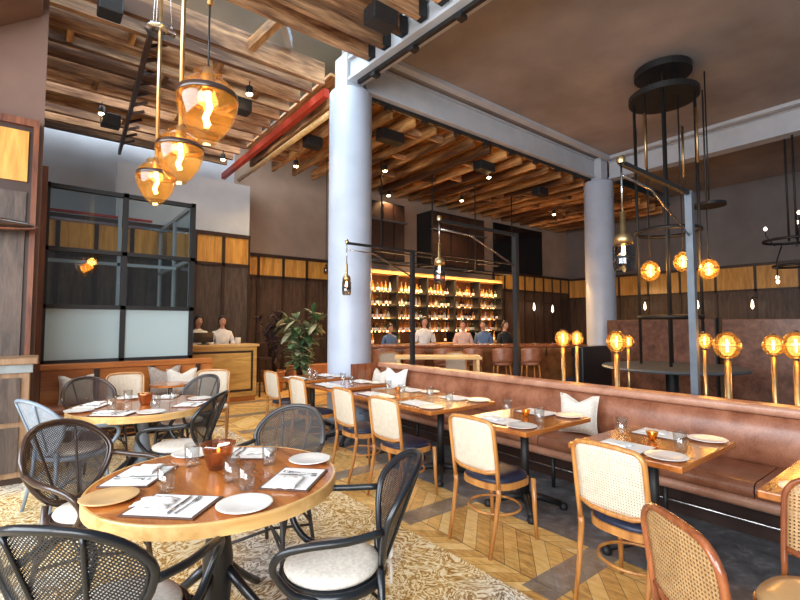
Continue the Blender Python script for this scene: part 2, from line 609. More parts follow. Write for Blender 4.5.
class Stock:
    """first use moves the source itself, later uses copy it"""
    def __init__(s, root): s.root, s.used = root, False

    def put(s, loc, rz=0.0, label=None, group=None, scale=None):
        if not s.used:
            s.used = True
            s.root.location = loc
            s.root.rotation_euler = (0, 0, rz)
            if label: s.root['label'] = label
            if group: s.root['group'] = group
            if scale: s.root.scale = (scale,) * 3
            return s.root
        return dup(s.root, loc, rz, label, group, scale)


ORD = ['first', 'second', 'third', 'fourth', 'fifth', 'sixth', 'seventh', 'eighth', 'ninth', 'tenth', 'eleventh', 'twelfth',
       'thirteenth', 'fourteenth', 'fifteenth', 'sixteenth', 'seventeenth', 'eighteenth', 'nineteenth', 'twentieth', 'twenty-first',
       'twenty-second', 'twenty-third', 'twenty-fourth', 'twenty-fifth', 'twenty-sixth', 'twenty-seventh', 'twenty-eighth']

# ------------------------------------------------------------------ setting: floor, walls, ceilings
fl = struct(MB().box(-6, 18.2, -3, 12.6, -0.12, 0).build('floor', 'floor'))
ru = MB().box(-1.9, 2.22, 0.2, 7.3, 0.0, 0.012).build('area_rug', 'rug')
tag(ru, 'large worn arabesque rug in gold and cream under the round tables', 'rug')

struct(MB().box(-2.5, 3.95, 12.2, 12.35, 0, 6.9).build('wall_back', 'white_plaster'))
struct(MB().box(3.95, 7.6, 12.2, 12.35, 0, 6.9).build('wall_back', 'warm_lit_plaster'))  # same wall, painted browner where the warm light falls
struct(MB().box(6.95, 17.95, 11.0, 11.15, 0, 6.9).build('wall_bar', 'warm_lit_plaster'))
struct(MB().box(17.8, 17.95, -3, 11.0, 0, 6.9).build('wall_right', 'grey_plaster'))
struct(MB().box(1.12, 3.84, 10.7, 10.85, 3.62, 4.85).build('wall_host', 'white_plaster'))
wl = struct(MB().box(-4.0, -0.04, 6.75, 6.95, 0, 6.6).build('wall_left', 'brown_plaster'))
# slanted soffit across the top of the left wall
so = MB().add([(-3.0, 6.0, 3.0), (-0.10, 6.0, 5.2), (-0.10, 6.0, 6.2), (-3.0, 6.0, 6.2),
               (-3.0, 6.74, 3.0), (-0.10, 6.74, 5.2), (-0.10, 6.74, 6.2), (-3.0, 6.74, 6.2)],
              [(0, 1, 2, 3), (7, 6, 5, 4), (0, 4, 5, 1), (1, 5, 6, 2), (2, 6, 7, 3), (3, 7, 4, 0)])
struct(so.build('trim_1', 'brown_plaster'))
# flat plaster ceiling over the dining area and bar end
struct(MB().box(4.0, 17.95, -3, 6.75, 6.15, 6.4).build('ceiling', 'ceiling'))
# roof deck above the timber planks, open as a roof light between Y 5.6 and 6.9
rd = MB()
rd.box(-4, 6.2, 6.95, 12.35, 7.0, 7.1)
rd.box(6.2, 17.95, 6.75, 11.15, 6.5, 6.6)
rd.box(-4, 4.1, -3, 5.5, 7.0, 7.1)
struct(rd.build('ceiling_roof', 'roof_glass'))

# dark dado panelling with amber band: every wall its own object with panels as parts


def panelling(name, p0, p1, n, z0, z1, zt, face, thick=0.05, boards=True, solid_from=None):
    """panelling between two floor points; face = unit vector towards the room"""
    p0, p1, fc = Vector((*p0, 0)), Vector((*p1, 0)), Vector((*face, 0))
    d = (p1 - p0)
    L = d.length
    d.normalize()
    m = Matrix(((d.x, fc.x, 0, p0.x), (d.y, fc.y, 0, p0.y), (0, 0, 1, 0), (0, 0, 0, 1)))
    root = MB().box(0, L, 0, thick, 0, zt, m).build(name, 'dark_wood')
    root['kind'] = 'structure'
    fr = MB()
    w = L / n
    fr.box(0, L, thick, thick + 0.05, zt - 0.07, zt + 0.02, m)
    fr.box(0, L, thick, thick + 0.04, z0 - 0.07, z0, m)
    for i in range(n + 1):
        fr.box(max(0, i * w - 0.035), min(L, i * w + 0.035), thick, thick + 0.04, 0, zt, m)
    fr.build('panel_frame', 'espresso', root)
    for i in range(n):
        MB().box(i * w + 0.036, (i + 1) * w - 0.036, thick - 0.005, thick + 0.015, z0 + 0.002, z1, m).build('amber_panel', 'amber_panel', root)
        if boards:
            MB().box(i * w + 0.036, (i + 1) * w - 0.036, thick - 0.005, thick + 0.01, 0.1, z0 - 0.075, m).build('wood_panel', 'smoked_wood', root)
    return root


panelling('wall_panelling_host', (-0.4, 10.70), (3.84, 10.70), 7, 2.95, 3.55, 3.62, (0, -1))
panelling('wall_panelling_back', (3.9, 12.19), (7.5, 12.19), 5, 2.90, 3.40, 3.47, (0, -1), boards=False)
panelling('wall_panelling_bar', (12.9, 10.99), (17.74, 10.99), 8, 2.88, 3.42, 3.49, (0, -1), boards=False)
panelling('wall_panelling_right', (17.79, 10.9), (17.79, -1.0), 11, 2.68, 3.40, 3.47, (-1, 0), boards=False)

# panelled left wall: framed amber panel above a tall smoked board
lp = MB().box(-1.3, -0.09, 6.66, 6.74, 0, 3.86).build('wall_panelling_left', 'espresso'); struct(lp)
MB().box(-1.1, -0.17, 6.63, 6.665, 3.16, 3.74).build('amber_panel', 'amber_panel', lp)
MB().box(-1.1, -0.17, 6.63, 6.665, 0.1, 3.04).build('wood_panel', 'smoked_wood', lp)
fm = MB()
fm.box(-0.13, -0.08, 6.6, 6.67, 0, 3.88); fm.box(-1.3, -0.13, 6.6, 6.67, 3.80, 3.88)
fm.build('panel_frame', 'red_wood', lp)
# pier between the left wall and the glass room
pr = MB().box(-0.16, 0.02, 7.5, 7.85, 0, 3.62).build('trim_2', 'red_wood'); struct(pr)

# columns
for (x, y, r, nm, lb) in ((4.1, 6.6, 0.365, 'column', 'thick round pale blue column at the far end of the leather banquette'),
                          (12.15, 6.5, 0.385, 'column', 'round grey column beside the black booth near the bar')):
    t = thing(nm, lb, 'column', (x, y, 0))
    MB().lathe([(r, 0), (r, 5.48), (r * 0.97, 5.50), (0, 5.50)], n=48).build('shaft', 'column_paint', t)
    MB().lathe([(r * 1.02, 0.0), (r * 1.02, 0.12), (r, 0.13)], n=48).build('base_ring', 'column_paint', t)
    MB().box(-0.2, 0.12, -0.2, 0.2, 5.50, 6.14).build('stub', 'steel_paint', t)


def ibeam(name, p0, p1, w, zb, zt, label):
    p0, p1 = Vector((*p0, 0)), Vector((*p1, 0))
    d = p1 - p0
    L = d.length
    d.normalize()
    s = Vector((-d.y, d.x, 0))
    m = Matrix(((d.x, s.x, 0, p0.x), (d.y, s.y, 0, p0.y), (0, 0, 1, 0), (0, 0, 0, 1)))
    t = thing(name, label, 'beam')
    b = MB()
    b.box(0, L, -w / 2, w / 2, zb, zb + 0.045, m)
    b.box(0, L, -w / 2, w / 2, zt - 0.045, zt, m)
    b.box(0, L, -w * 0.33, w * 0.33, zb + 0.045, zt - 0.045, m)
    b.build('girder', 'steel_paint', t)
    return t, m, L


b1, m1, L1 = ibeam('steel_beam', (4.03, 6.35), (4.50, -2.9), 0.30, 5.60, 6.0, 'pale painted steel beam running from the pale blue column towards the viewer')
b2, m2, L2 = ibeam('steel_beam', (4.35, 6.6), (11.9, 6.6), 0.30, 5.60, 6.12, 'painted steel beam spanning between the two round columns')
b3, m3, L3 = ibeam('steel_beam', (12.5, 6.3), (12.5, -2.9), 0.34, 5.60, 6.12, 'grey steel beam running right from the far column under the plaster ceiling')
for t, m, L in ((b1, m1, L1), (b2, m2, L2)):
    MB().box(0.1, L, -0.03, 0.03, 5.54, 5.598, m).build('light_track', 'black_metal', t)
    x = 0.5
    while x < L:
        MB().box(x, x + 0.1, -0.06, 0.06, 5.48, 5.54, m).build('track_clip', 'black_metal', t)
        x += 0.9
# stepped cornice on beam tops
cm = MB()
cm.box(4.35, 12.2, 6.1, 6.25, 6.07, 6.15); cm.box(12.05, 12.2, -2.9, 6.1, 6.07, 6.15)
struct(cm.build('trim_3', 'steel_paint'))

# red beam
rb = MB().box(3.60, 3.70, 6.65, 12.15, 5.36, 5.50).build('red_beam', 'red_paint')
tag(rb, 'slim red painted steel beam crossing under the ceiling planks', 'beam')

# ceiling planks running across (left bay)
k = 0
Ys = [3.7, 4.12, 4.54, 4.96, 5.36, 5.74] + [6.66 + 0.46 * i for i in range(12)]
for i, y in enumerate(Ys):
    dep = 0.30 if i != 6 else 0.36
    x1 = 3.88 if y < 6.2 else 3.60
    o = MB().box(-3.2, x1, -0.045, 0.045, 0, dep).build('ceiling_plank', 'timber_x', loc=(0, y, (5.66 if i < 6 else 5.60) - (0.05 if i == 6 else 0)), bevel=0.006)
    if i < 6:
        MB().box(x1 - 0.03, x1 + 0.10, -0.07, 0.07, 0.02, 0.26).build('bracket', 'black_metal', o)
    side = 'near side of the roof light' if i < 6 else 'far side of the roof light'
    n = 6 - i if i < 6 else i - 5
    tag(o, f'{ORD[n - 1]} weathered ceiling plank from the roof light, on its {side}', 'ceiling plank', 'ceiling planks across the left bay')
# second deck of wider boards over the planks
for i in range(7):
    y = 7.2 + i * 0.72
    o = MB().box(-3.2, 3.5, -0.20, 0.20, 0, 0.035).build('ceiling_board', 'shaded_board', loc=(0, y, 5.93))
    tag(o, f'{ORD[i]} flat weathered board laid above the ceiling planks, counted from the roof light', 'ceiling board', 'boards above the planks')
for i, y in enumerate((3.9, 4.72, 5.52)):
    o = MB().box(-3.2, 3.85, -0.17, 0.17, 0, 0.035).build('ceiling_board', 'timber_x', loc=(0, y, 5.93))
    tag(o, f'{ORD[i]} flat weathered board on the near planks, counted towards the roof light', 'ceiling board', 'boards above the planks')
# blocking between planks
blk = [(0.9, 7.12), (2.1, 7.12), (2.9, 7.58), (0.2, 7.58), (1.5, 8.04), (2.6, 8.5), (0.6, 8.96), (2.0, 9.42), (3.0, 9.9), (1.2, 10.3)]
for i, (x, y) in enumerate(blk):
    o = MB().box(-0.04, 0.04, 0.05, 0.41, 0.02, 0.26).build('timber_block', 'timber_y', loc=(x, y, 5.60))
    tag(o, 'short timber block wedged crosswise between two ceiling planks of the left bay', 'timber block', 'blocks between the left ceiling planks')
# dark diagonal ladder brace
t = thing('ladder_brace', 'long dark timber ladder brace hung under the ceiling planks on the left', 'brace', (0, 0, 0))
MB().bar((1.05, 6.7, 5.52), (1.30, 12.1, 5.50), 0.06, 0.12).build('rail', 'espresso', t)
for i in range(11):
    y = 7.2 + i * 0.43
    MB().bar((1.07 + 0.02 * i, y, 5.5), (1.32 + 0.02 * i, y + 0.02, 5.64), 0.04, 0.05).build('rung', 'espresso', t)
# bridging struts in the roof light
for i, (a, b, mt, lb) in enumerate((((2.5, 5.79, 5.82), (2.35, 6.6, 5.72), 'timber_y', 'brown timber strut crossing the roof light'),
                                    ((2.42, 5.79, 5.95), (2.95, 6.6, 6.0), 'steel_paint', 'white steel strut crossing the roof light'))):
    o = MB().bar(a, b, 0.10, 0.16).build('roof_strut', mt)
    tag(o, lb, 'strut')
# roof glazing bars and glass of the roof light
rg = MB()
for x in (-2.5, -1.1, 0.3, 1.7, 3.1):
    rg.box(x, x + 0.05, 5.5, 6.95, 7.0, 7.08)
struct(rg.build('window_1', 'grey_metal'))
gp = MB().box(-3.2, 4.1, 5.5, 6.95, 7.03, 7.045).build('pane', 'pane', bpy.data.objects['window_1'])

# bar bay timbers run away from the camera
for i in range(24):
    x = 3.95 + i * 0.56
    o = MB().box(-0.035, 0.035, 6.72, 10.98, 0, 0.24).build('bar_ceiling_joist', 'timber_y', loc=(x, 0, 5.42), bevel=0.005)
    tag(o, f'{ORD[i]} rough timber joist over the bar, counted from the red beam', 'joist', 'joists over the bar')
rnd = random.Random(3)
for i in range(46):
    k = rnd.randrange(0, 22)
    y = 7.0 + rnd.random() * 3.6
    o = MB().box(0.04, 0.52, -0.03, 0.03, 0.03, 0.2).build('timber_block', 'timber_x', loc=(3.95 + k * 0.56, y, 5.42))
    tag(o, 'short timber block fixed between two joists over the bar', 'timber block', 'blocks between the bar joists')
# back boards above joists
struct(MB().box(3.8, 17.7, 6.8, 10.98, 5.85, 5.9).build('ceiling_bar', 'timber_y'))
# pipes right of the red beam
for i, (x, z, mt, lb) in enumerate(((3.86, 5.62, 'steel_paint', 'pale round duct above the red beam'), (3.98, 5.34, 'rim_wood', 'tan pipe beside the column above the bar'))):
    o = MB().cyl((x, 7.1, z), (x, 11.9, z), 0.055).build('ceiling_pipe', mt)
    tag(o, lb, 'pipe')

# black speakers and spotlights under the ceiling


def spot(x, y, z, lb, power=14, aimz=-1):
    t = thing('ceiling_spotlight', lb, 'spotlight', (x, y, z), 0, 'small spotlights under the timbers')
    MB().lathe([(0.05, 0.0), (0.055, 0.12), (0.03, 0.14)], n=16).build('housing', 'black_metal', t)
    MB().lathe([(0.0, -0.03), (0.035, -0.024), (0.052, -0.004), (0.052, 0.0)], n=16).build('lens', 'spot_glow', t)
    MB().cyl((0, 0, 0.14), (0, 0, 0.22), 0.01).build('stem', 'black_metal', t)
    d = bpy.data.lights.new('lamp_light', 'SPOT')
    d.energy, d.color, d.spot_size, d.spot_blend, d.shadow_soft_size = power, (1, 0.66, 0.32), R(130), 0.6, 0.05
    l = bpy.data.objects.new('lamp_light', d)
    l.location = (0, 0, -0.02)
    l.parent = t
    COL.objects.link(l)
    return t


F_SP = [(0.75, 9.7), (2.6, 7.35), (2.4, 9.1), (3.2, 10.7)]
for i, (x, y) in enumerate(F_SP):
    spot(x, y, 5.36, f'small black ceiling spotlight under the left planks, {["leftmost", "nearest the roof light", "above the glass room", "nearest the host wall"][i]}', 90)
for i, (x, y) in enumerate([(4.9, 7.6), (6.3, 8.6), (8.6, 7.4), (9.6, 9.3), (4.5, 9.6), (13.2, 8.6), (7.6, 10.2)]):
    spot(x, y, 5.18, f'glowing spotlight over the bar, {ORD[i]} in the scattered row from the near column', 220)
for i, (x, y, w) in enumerate([(0.55, 6.5, 0.26), (3.3, 4.6, 0.38), (2.5, 7.75, 0.5), (5.4, 7.2, 0.55), (8.2, 7.2, 0.5), (11.0, 7.6, 0.45), (4.3, 8.4, 0.35), (0.9, 9.8, 0.3)]):
    o = MB().box(-w / 2, w / 2, -0.13, 0.13, -0.11, 0.11).build('ceiling_speaker', 'black_metal', loc=(x, y, 5.30 if y > 7.3 or x > 4 else 5.46), bevel=0.02)
    tag(o, ['small black spotlight tray hung at the near left planks', 'black speaker box hung at the near planks by the steel beam',
            'black speaker box under the planks left of the red beam', 'black speaker box over the bar next to the near column',
            'black speaker box midway along the steel beam over the bar', 'black speaker box over the bar near the far column',
            'small black speaker box beside the red beam over the bar', 'small black fixture between the planks above the glass room'][i], 'speaker')

# ------------------------------------------------------------------ glass room
t = thing('window_2', None, None); t['kind'] = 'structure'
GX0, GX1, GY = 0.02, 1.93, 8.0
zs = [1.02, 1.80, 2.61, 3.50]
fr = MB()
xs = [GX0, 0.97, GX1]
for x in xs:
    fr.box(x - 0.035, x + 0.035, GY - 0.04, GY + 0.04, 0.0, 3.54)
for z in zs:
    fr.box(GX0 - 0.035, GX1 + 0.035, GY - 0.04, GY + 0.04, z - 0.03, z + 0.03)
fr.build('window_frame', 'black_metal', t)
for i in range(2):
    MB().box(xs[i] + 0.035, xs[i + 1] - 0.035, GY - 0.01, GY + 0.01, 1.05, 1.77).build('frosted_pane', 'frosted', t)
    for j in (1, 2):
        MB().box(xs[i] + 0.035, xs[i + 1] - 0.035, GY - 0.006, GY + 0.006, zs[j] + 0.03, zs[j + 1] - 0.03).build('pane', 'pane', t)
t = thing('window_3', None, None); t['kind'] = 'structure'
fr = MB()
for y in (8.06, 9.3, 10.6):
    fr.box(GX1 - 0.03, GX1 + 0.03, y - 0.03, y + 0.03, 0, 3.5)
for z in zs:
    fr.box(GX1 - 0.03, GX1 + 0.03, 8.06, 10.6, z - 0.03, z + 0.03)
fr.build('window_frame', 'steel_paint', t)
for a, b in ((8.1, 9.27), (9.33, 10.57)):
    MB().box(GX1 - 0.008, GX1 + 0.008, a, b, 1.05, 3.47).build('pane', 'pane', t)
# roof rails and pale bars inside the glass room
t = thing('rail_frame', 'pale metal rail frame standing inside the glass room', 'frame')
b = MB()
b.bar((1.0, 8.9, 0), (1.0, 8.9, 3.45), 0.05, 0.05); b.bar((0.05, 8.9, 2.55), (1.88, 8.9, 2.55), 0.05, 0.05)
b.build('frame', 'steel_paint', t)
MB().bar((0.05, 9.4, 3.3), (1.88, 9.4, 3.3), 0.05, 0.05).build('rail', 'steel', t)
MB().bar((0.05, 9.0, 3.36), (1.5, 9.0, 3.36), 0.04, 0.04).build('red_pipe', 'red_paint', t)

# ------------------------------------------------------------------ furniture builders


def armchair(lacq, wv, cush, label):
    t = thing('rattan_armchair', label, 'chair', (0, 0, 0), 0, 'rattan armchairs at the round tables')
    # egg shaped back, local chair faces +Y
    def bp(a, k=1.0):
        c, s = math.cos(a), math.sin(a)
        z = 0.70 + 0.23 * s * k
        hw = 0.275 - 0.085 * max(0, (0.75 - z)) / 0.28
        x = hw * math.copysign(abs(c) ** 0.85, c) * k
        y = -0.205 - 0.19 * (z - 0.45) / 0.5 + 0.10 * (x / 0.28) ** 2
        return (x, y, z)
    A = [2 * PI * i / 40 for i in range(40)]
    bf = MB().tube([bp(a) for a in A], 0.0155, 8, True).build('back_frame', lacq, t)
    MB().tube([Vector(bp(a, 0.93)) + Vector((0, 0.006, 0)) for a in A], 0.007, 6, True).build('inner_hoop', lacq, bf)
    rows = [[bp(a, k) for a in A] for k in (0.02, 0.2, 0.4, 0.6, 0.8, 0.97)]
    MB().grid(rows, closed=True).build('woven_back', wv, bf)
    for sx in (-0.09, 0.09):
        pts = []
        for i in range(9):
            z = 0.50 + 0.40 * i / 8
            x = sx * (0.7 + 0.7 * i / 8)
            pts.append((x, -0.213 - 0.19 * (z - 0.45) / 0.5 + 0.10 * (x / 0.28) ** 2, z))
        MB().tube(pts, 0.008, 6).build('back_rib', lacq, bf)
    # arms
    for s in (-1, 1):
        P = [(0.262, -0.20, 0.70), (0.30, -0.06, 0.685), (0.315, 0.08, 0.68), (0.305, 0.18, 0.655), (0.28, 0.225, 0.60), (0.255, 0.215, 0.54), (0.24, 0.15, 0.46), (0.235, 0.05, 0.43)]
        Q = []
        for i in range(len(P) - 1):
            a, b_ = Vector(P[i]), Vector(P[i + 1])
            for q in (0, 0.34, 0.67):
                p0 = Vector(P[max(0, i - 1)]); p3 = Vector(P[min(len(P) - 1, i + 2)])
                u = q
                Q.append(0.5 * ((2 * a) + (b_ - p0) * u + (2 * p0 - 5 * a + 4 * b_ - p3) * u * u + (3 * a - 3 * b_ + p3 - p0) * u ** 3))
        Q.append(Vector(P[-1]))
        MB().tube([(s * q.x, q.y, q.z) for q in Q], 0.0165, 8).build('armrest', lacq, t)
    MB().tube([(0.235 * math.cos(a), 0.005 + 0.225 * math.sin(a), 0.435) for a in A], 0.018, 8, True, 1.2).build('seat_ring', lacq, t)
    MB().lathe([(0, 0.428), (0.225, 0.428), (0.225, 0.445), (0, 0.447)], (0, 0.005, 0), 32).build('seat', lacq, t)
    MB().lathe([(0, 0.447), (0.18, 0.447), (0.208, 0.455), (0.214, 0.468), (0.205, 0.482), (0.15, 0.492), (0, 0.496)], (0, 0.01, 0), 36).build('cushion', cush, t)
    for sx in (-1, 1):
        MB().tube([(sx * 0.185, 0.165, 0.43), (sx * 0.20, 0.19, 0.2), (sx * 0.215, 0.215, 0.0)], [0.018, 0.016, 0.013]).build('leg', lacq, t)
        MB().tube([(sx * 0.15, -0.20, 0.50), (sx * 0.165, -0.205, 0.3), (sx * 0.185, -0.26, 0.0)], [0.018, 0.016, 0.013]).build('leg', lacq, t)
        MB().tube([(sx * 0.20, 0.19, 0.18), (sx * 0.17, 0.10, 0.30), (sx * 0.16, 0, 0.40), (sx * 0.165, -0.10, 0.30), (sx * 0.178, -0.22, 0.18)], 0.009, 6).build('side_brace', lacq, t)
    MB().tube([(-0.20, 0.20, 0.22), (-0.08, 0.17, 0.33), (0, 0.16, 0.41), (0.08, 0.17, 0.33), (0.20, 0.20, 0.22)], 0.009, 6).build('front_brace', lacq, t)
    b = MB()
    b.tube([(-0.205, 0.2, 0.15), (0, -0.02, 0.19), (0.178, -0.235, 0.15)], 0.009, 6)
    b.tube([(0.205, 0.2, 0.15), (0, -0.02, 0.19), (-0.178, -0.235, 0.15)], 0.009, 6)
    b.build('cross_stretcher', lacq, t)
    return t


def cane_chair(wd, cane, seatm, label, rounded=False, H_=0.90, cat='chair', name='cane_dining_chair', group='cane chairs along the banquette'):
    """bentwood chair with cane back, faces +Y"""
    t = thing(name, label, cat, (0, 0, 0), 0, group)
    hw = 0.205
    r = 0.105 if rounded else 0.062

    def yb(z):
        return -0.205 - 0.13 * max(0, z - 0.44) ** 1.15 / 0.46 ** 0.15
    # rear posts and top as one hoop
    pts = [(-0.19, -0.285, 0.0), (-0.195, -0.235, 0.2), (-0.20, -0.20, 0.40), (-0.203, yb(0.5), 0.5)]
    zt = H_ - 0.013
    zz = [0.6, 0.7, zt - r]
    pts += [(-hw, yb(z), z) for z in zz]
    for i in range(1, 6):
        a = PI - i * (PI / 2) / 6
        pts.append((-hw + r + r * math.cos(a), yb(zt - r + r * math.sin(a)), zt - r + r * math.sin(a)))
    for q in (-0.5, 0, 0.5):
        pts.append((q * (hw - r), yb(zt) - 0.006, zt + 0.006))
    pts2 = [(-x, y, z) for (x, y, z) in pts[:-3]][::-1]
    full = pts + pts2
    L_leg = full[:3]
    bf = MB().tube([p for p in full if p[2] >= 0.40], 0.0165, 8, flat=0.8).build('back_frame', wd, t)
    for s in (-1, 1):
        MB().tube([(s * -p[0], p[1], p[2]) for p in full[:3]] + [(s * 0.2, yb(0.45) + 0.0, 0.44)], [0.0125, 0.0155, 0.018, 0.018], 8).build('leg', wd, t)
        MB().tube([(s * 0.195, 0.185, 0.43), (s * 0.20, 0.195, 0.2), (s * 0.205, 0.205, 0.0)], [0.019, 0.017, 0.012], 8).build('leg', wd, t)
    zl = 0.535
    inner = hw - 0.012
    MB().tube([(-inner, yb(zl) , zl + 0.02), (-inner * 0.6, yb(zl) - 0.012, zl - 0.005), (0, yb(zl) - 0.016, zl - 0.01), (inner * 0.6, yb(zl) - 0.012, zl - 0.005), (inner, yb(zl), zl + 0.02)], 0.014, 8).build('lower_rail', wd, bf)
    rows = []
    for i in range(13):
        z = zl + (H_ - 0.02 - zl) * i / 12
        w = inner
        dz = z - (zt - r)
        if dz > 0:
            w = hw - r + math.sqrt(max(0, r * r - min(dz, r) ** 2)) - 0.008
        rows.append([(w * (j / 5 - 1), yb(z) - 0.012 * (1 - (j / 5 - 1) ** 2), z) for j in range(11)])
    MB().grid(rows).build('cane_back', cane, bf, solid=0.004)
    # seat
    def ring(sc, z):
        out = []
        for i in range(36):
            a = 2 * PI * i / 36
            c, s_ = math.cos(a), math.sin(a)
            out.append((sc * 0.215 * math.copysign(abs(c) ** 0.7, c) * (1.0 + 0.06 * s_), sc * 0.205 * math.copysign(abs(s_) ** 0.75, s_), z))
        return out
    MB().grid([ring(0.9, 0.405), ring(1.0, 0.407), ring(1.0, 0.448), ring(0.93, 0.452), ring(0.05, 0.452)], closed=True, smooth=False).build('seat_frame', wd, t)
    MB().grid([ring(0.95, 0.450), ring(0.965, 0.462), ring(0.93, 0.478), ring(0.7, 0.486), ring(0.3, 0.489), ring(0.01, 0.49)], closed=True).build('seat_pad', seatm, t)
    MB().tube([(0.185 * math.cos(a) * 1.02, 0.18 * math.sin(a) * 1.02 - 0.01, 0.235) for a in [2 * PI * i / 30 for i in range(30)]], 0.0095, 6, True).build('stretcher_ring', wd, t)
    return t


# ------------------------------------------------------------------ banquette
bq = thing('leather_banquette', 'long brown leather banquette behind the row of small tables', 'banquette')
Y0, Y1 = -0.7, 6.1


def sweepY(poly, y0, y1):
    n = 24
    vs, fs = [], []
    m_ = len(poly)
    b = MB()
    b.grid([[(p[0], y0 + (y1 - y0) * k / n, p[1]) for p in poly + [poly[0]]] for k in range(n + 1)], smooth=True)
    b.add([(p[0], y0, p[1]) for p in poly], [tuple(range(m_))])
    b.add([(p[0], y1, p[1]) for p in poly], [tuple(range(m_ - 1, -1, -1))])
    return b


def rrect(x0, x1, z0, z1, r):
    out = []
    for cx, cz, a0 in ((x1 - r, z1 - r, 0), (x0 + r, z1 - r, 90), (x0 + r, z0 + r, 180), (x1 - r, z0 + r, 270)):
        for k in range(6):
            a = R(a0 + k * 18)
            out.append((cx + r * math.cos(a), cz + r * math.sin(a)))
    return out


for i in range(4):
    a = Y0 + (Y1 - Y0) * i / 4 + 0.004
    b_ = Y0 + (Y1 - Y0) * (i + 1) / 4 - 0.004
    sweepY(rrect(3.80, 4.42, 0.365, 0.475, 0.05), a, b_).build('seat_cushion', 'leather', bq)
sweepY(rrect(3.83, 4.40, 0.285, 0.372, 0.042), Y0, Y1).build('seat_roll', 'leather_pale', bq)
sweepY([(4.40, 0.46), (4.355, 0.50), (4.345, 0.60), (4.36, 0.74), (4.395, 0.85), (4.43, 0.86), (4.47, 0.80), (4.47, 0.46)], Y0, Y1).build('backrest', 'leather', bq)
sweepY(rrect(4.34, 4.56, 0.855, 0.93, 0.03), Y0, Y1).build('top_rail', 'leather_pale', bq)
MB().box(4.16, 4.50, Y0, Y1, 0.0, 0.29).build('plinth', 'espresso', bq)
MB().box(4.47, 4.55, Y0, Y1, 0.0, 0.86).build('rear_panel', 'espresso', bq)
MB().cyl((3.98, Y0, 0.16), (3.98, Y1, 0.16), 0.011).build('foot_rail', 'steel', bq)
for i in range(7):
    y = Y0 + 0.3 + i * 1.0
    MB().cyl((3.9, y, 0.0), (3.9, y, 0.30), 0.018).build('leg', 'black_metal', bq)
MB().box(3.84, 4.5, Y1, Y1 + 0.04, 0.28, 0.93).build('end_panel', 'mahogany', bq)


# ------------------------------------------------------------------ small tables along banquette
tbl = thing('bistro_table', '', 'table', (0, 0, 0), 0, 'small square tables along the banquette')
MB().box(-0.45, 0.45, -0.35, 0.35, 0.712, 0.75).build('tabletop', 'table_wood', tbl, bevel=0.006)
MB().cyl((0, 0, 0.05), (0, 0, 0.712), 0.035).build('post', 'black_metal', tbl)
MB().box(-0.2, 0.2, -0.2, 0.2, 0.70, 0.712).build('mounting_plate', 'black_metal', tbl)
for k in range(4):
    a = PI / 4 + k * PI / 2
    b = MB()
    b.tube([(0, 0, 0.10), (0.12 * math.cos(a), 0.12 * math.sin(a), 0.095), (0.29 * math.cos(a), 0.29 * math.sin(a), 0.045)], [0.04, 0.032, 0.024], 8)
    b.lathe([(0.03, 0), (0.036, 0.02), (0.03, 0.045), (0, 0.06)], (0.31 * math.cos(a), 0.31 * math.sin(a), 0.0), 12)
    b.build('foot', 'black_metal', tbl)
TY = [0.36, 1.42, 2.46, 3.50, 4.26, 5.32, 6.32]
TS = Stock(tbl)
tn = ['cut by the right edge of the photo', 'second from the right edge along the banquette', 'third from the right edge, by the cream cushion',
      'fourth from the right edge along the banquette', 'fifth from the right edge along the banquette', 'sixth from the right edge along the banquette', 'farthest along the banquette, beside the pale blue column']
TX = 3.28
for i, y in enumerate(TY):
    TS.put((TX if i else 3.19, y, 0), 0, 'square wooden bistro table ' + tn[i])
# cane chairs facing the banquette (+X): local +Y -> +X
cch = Stock(cane_chair('beech', 'cream_cane', 'navy', ''))
names = ['second nearest the viewer in the row, large cane back by the herringbone floor', 'third from the right', 'fourth from the right', 'fifth from the right', 'sixth from the right', 'farthest of the row towards the host stand']
for i, (x, y, rz) in enumerate([(2.68, 1.27, -94), (2.66, 2.26, -90), (2.68, 3.34, -88), (2.70, 4.06, -92), (2.74, 5.20, -90), (2.80, 6.15, -88)]):
    cch.put((x, y, 0), R(rz), ['nearest', 'second nearest', 'third nearest', 'fourth nearest', 'fifth nearest', 'farthest'][i] + ' beech chair with cream cane back in the row facing the banquette')
nc = cane_chair('mahogany', 'tan_cane', 'tan_china', 'reddish bentwood chair with rounded tan cane back, bottom right foreground', True, 0.88, name='round_back_cane_chair', group='round backed cane chairs')
nc.location = (1.96, 0.54, 0); nc.rotation_euler = (0, 0, R(-126))
dup(nc, (2.39, 0.41, 0), R(84), 'reddish bentwood chair with cane back cut by the right edge of the photo')

# ------------------------------------------------------------------ round tables


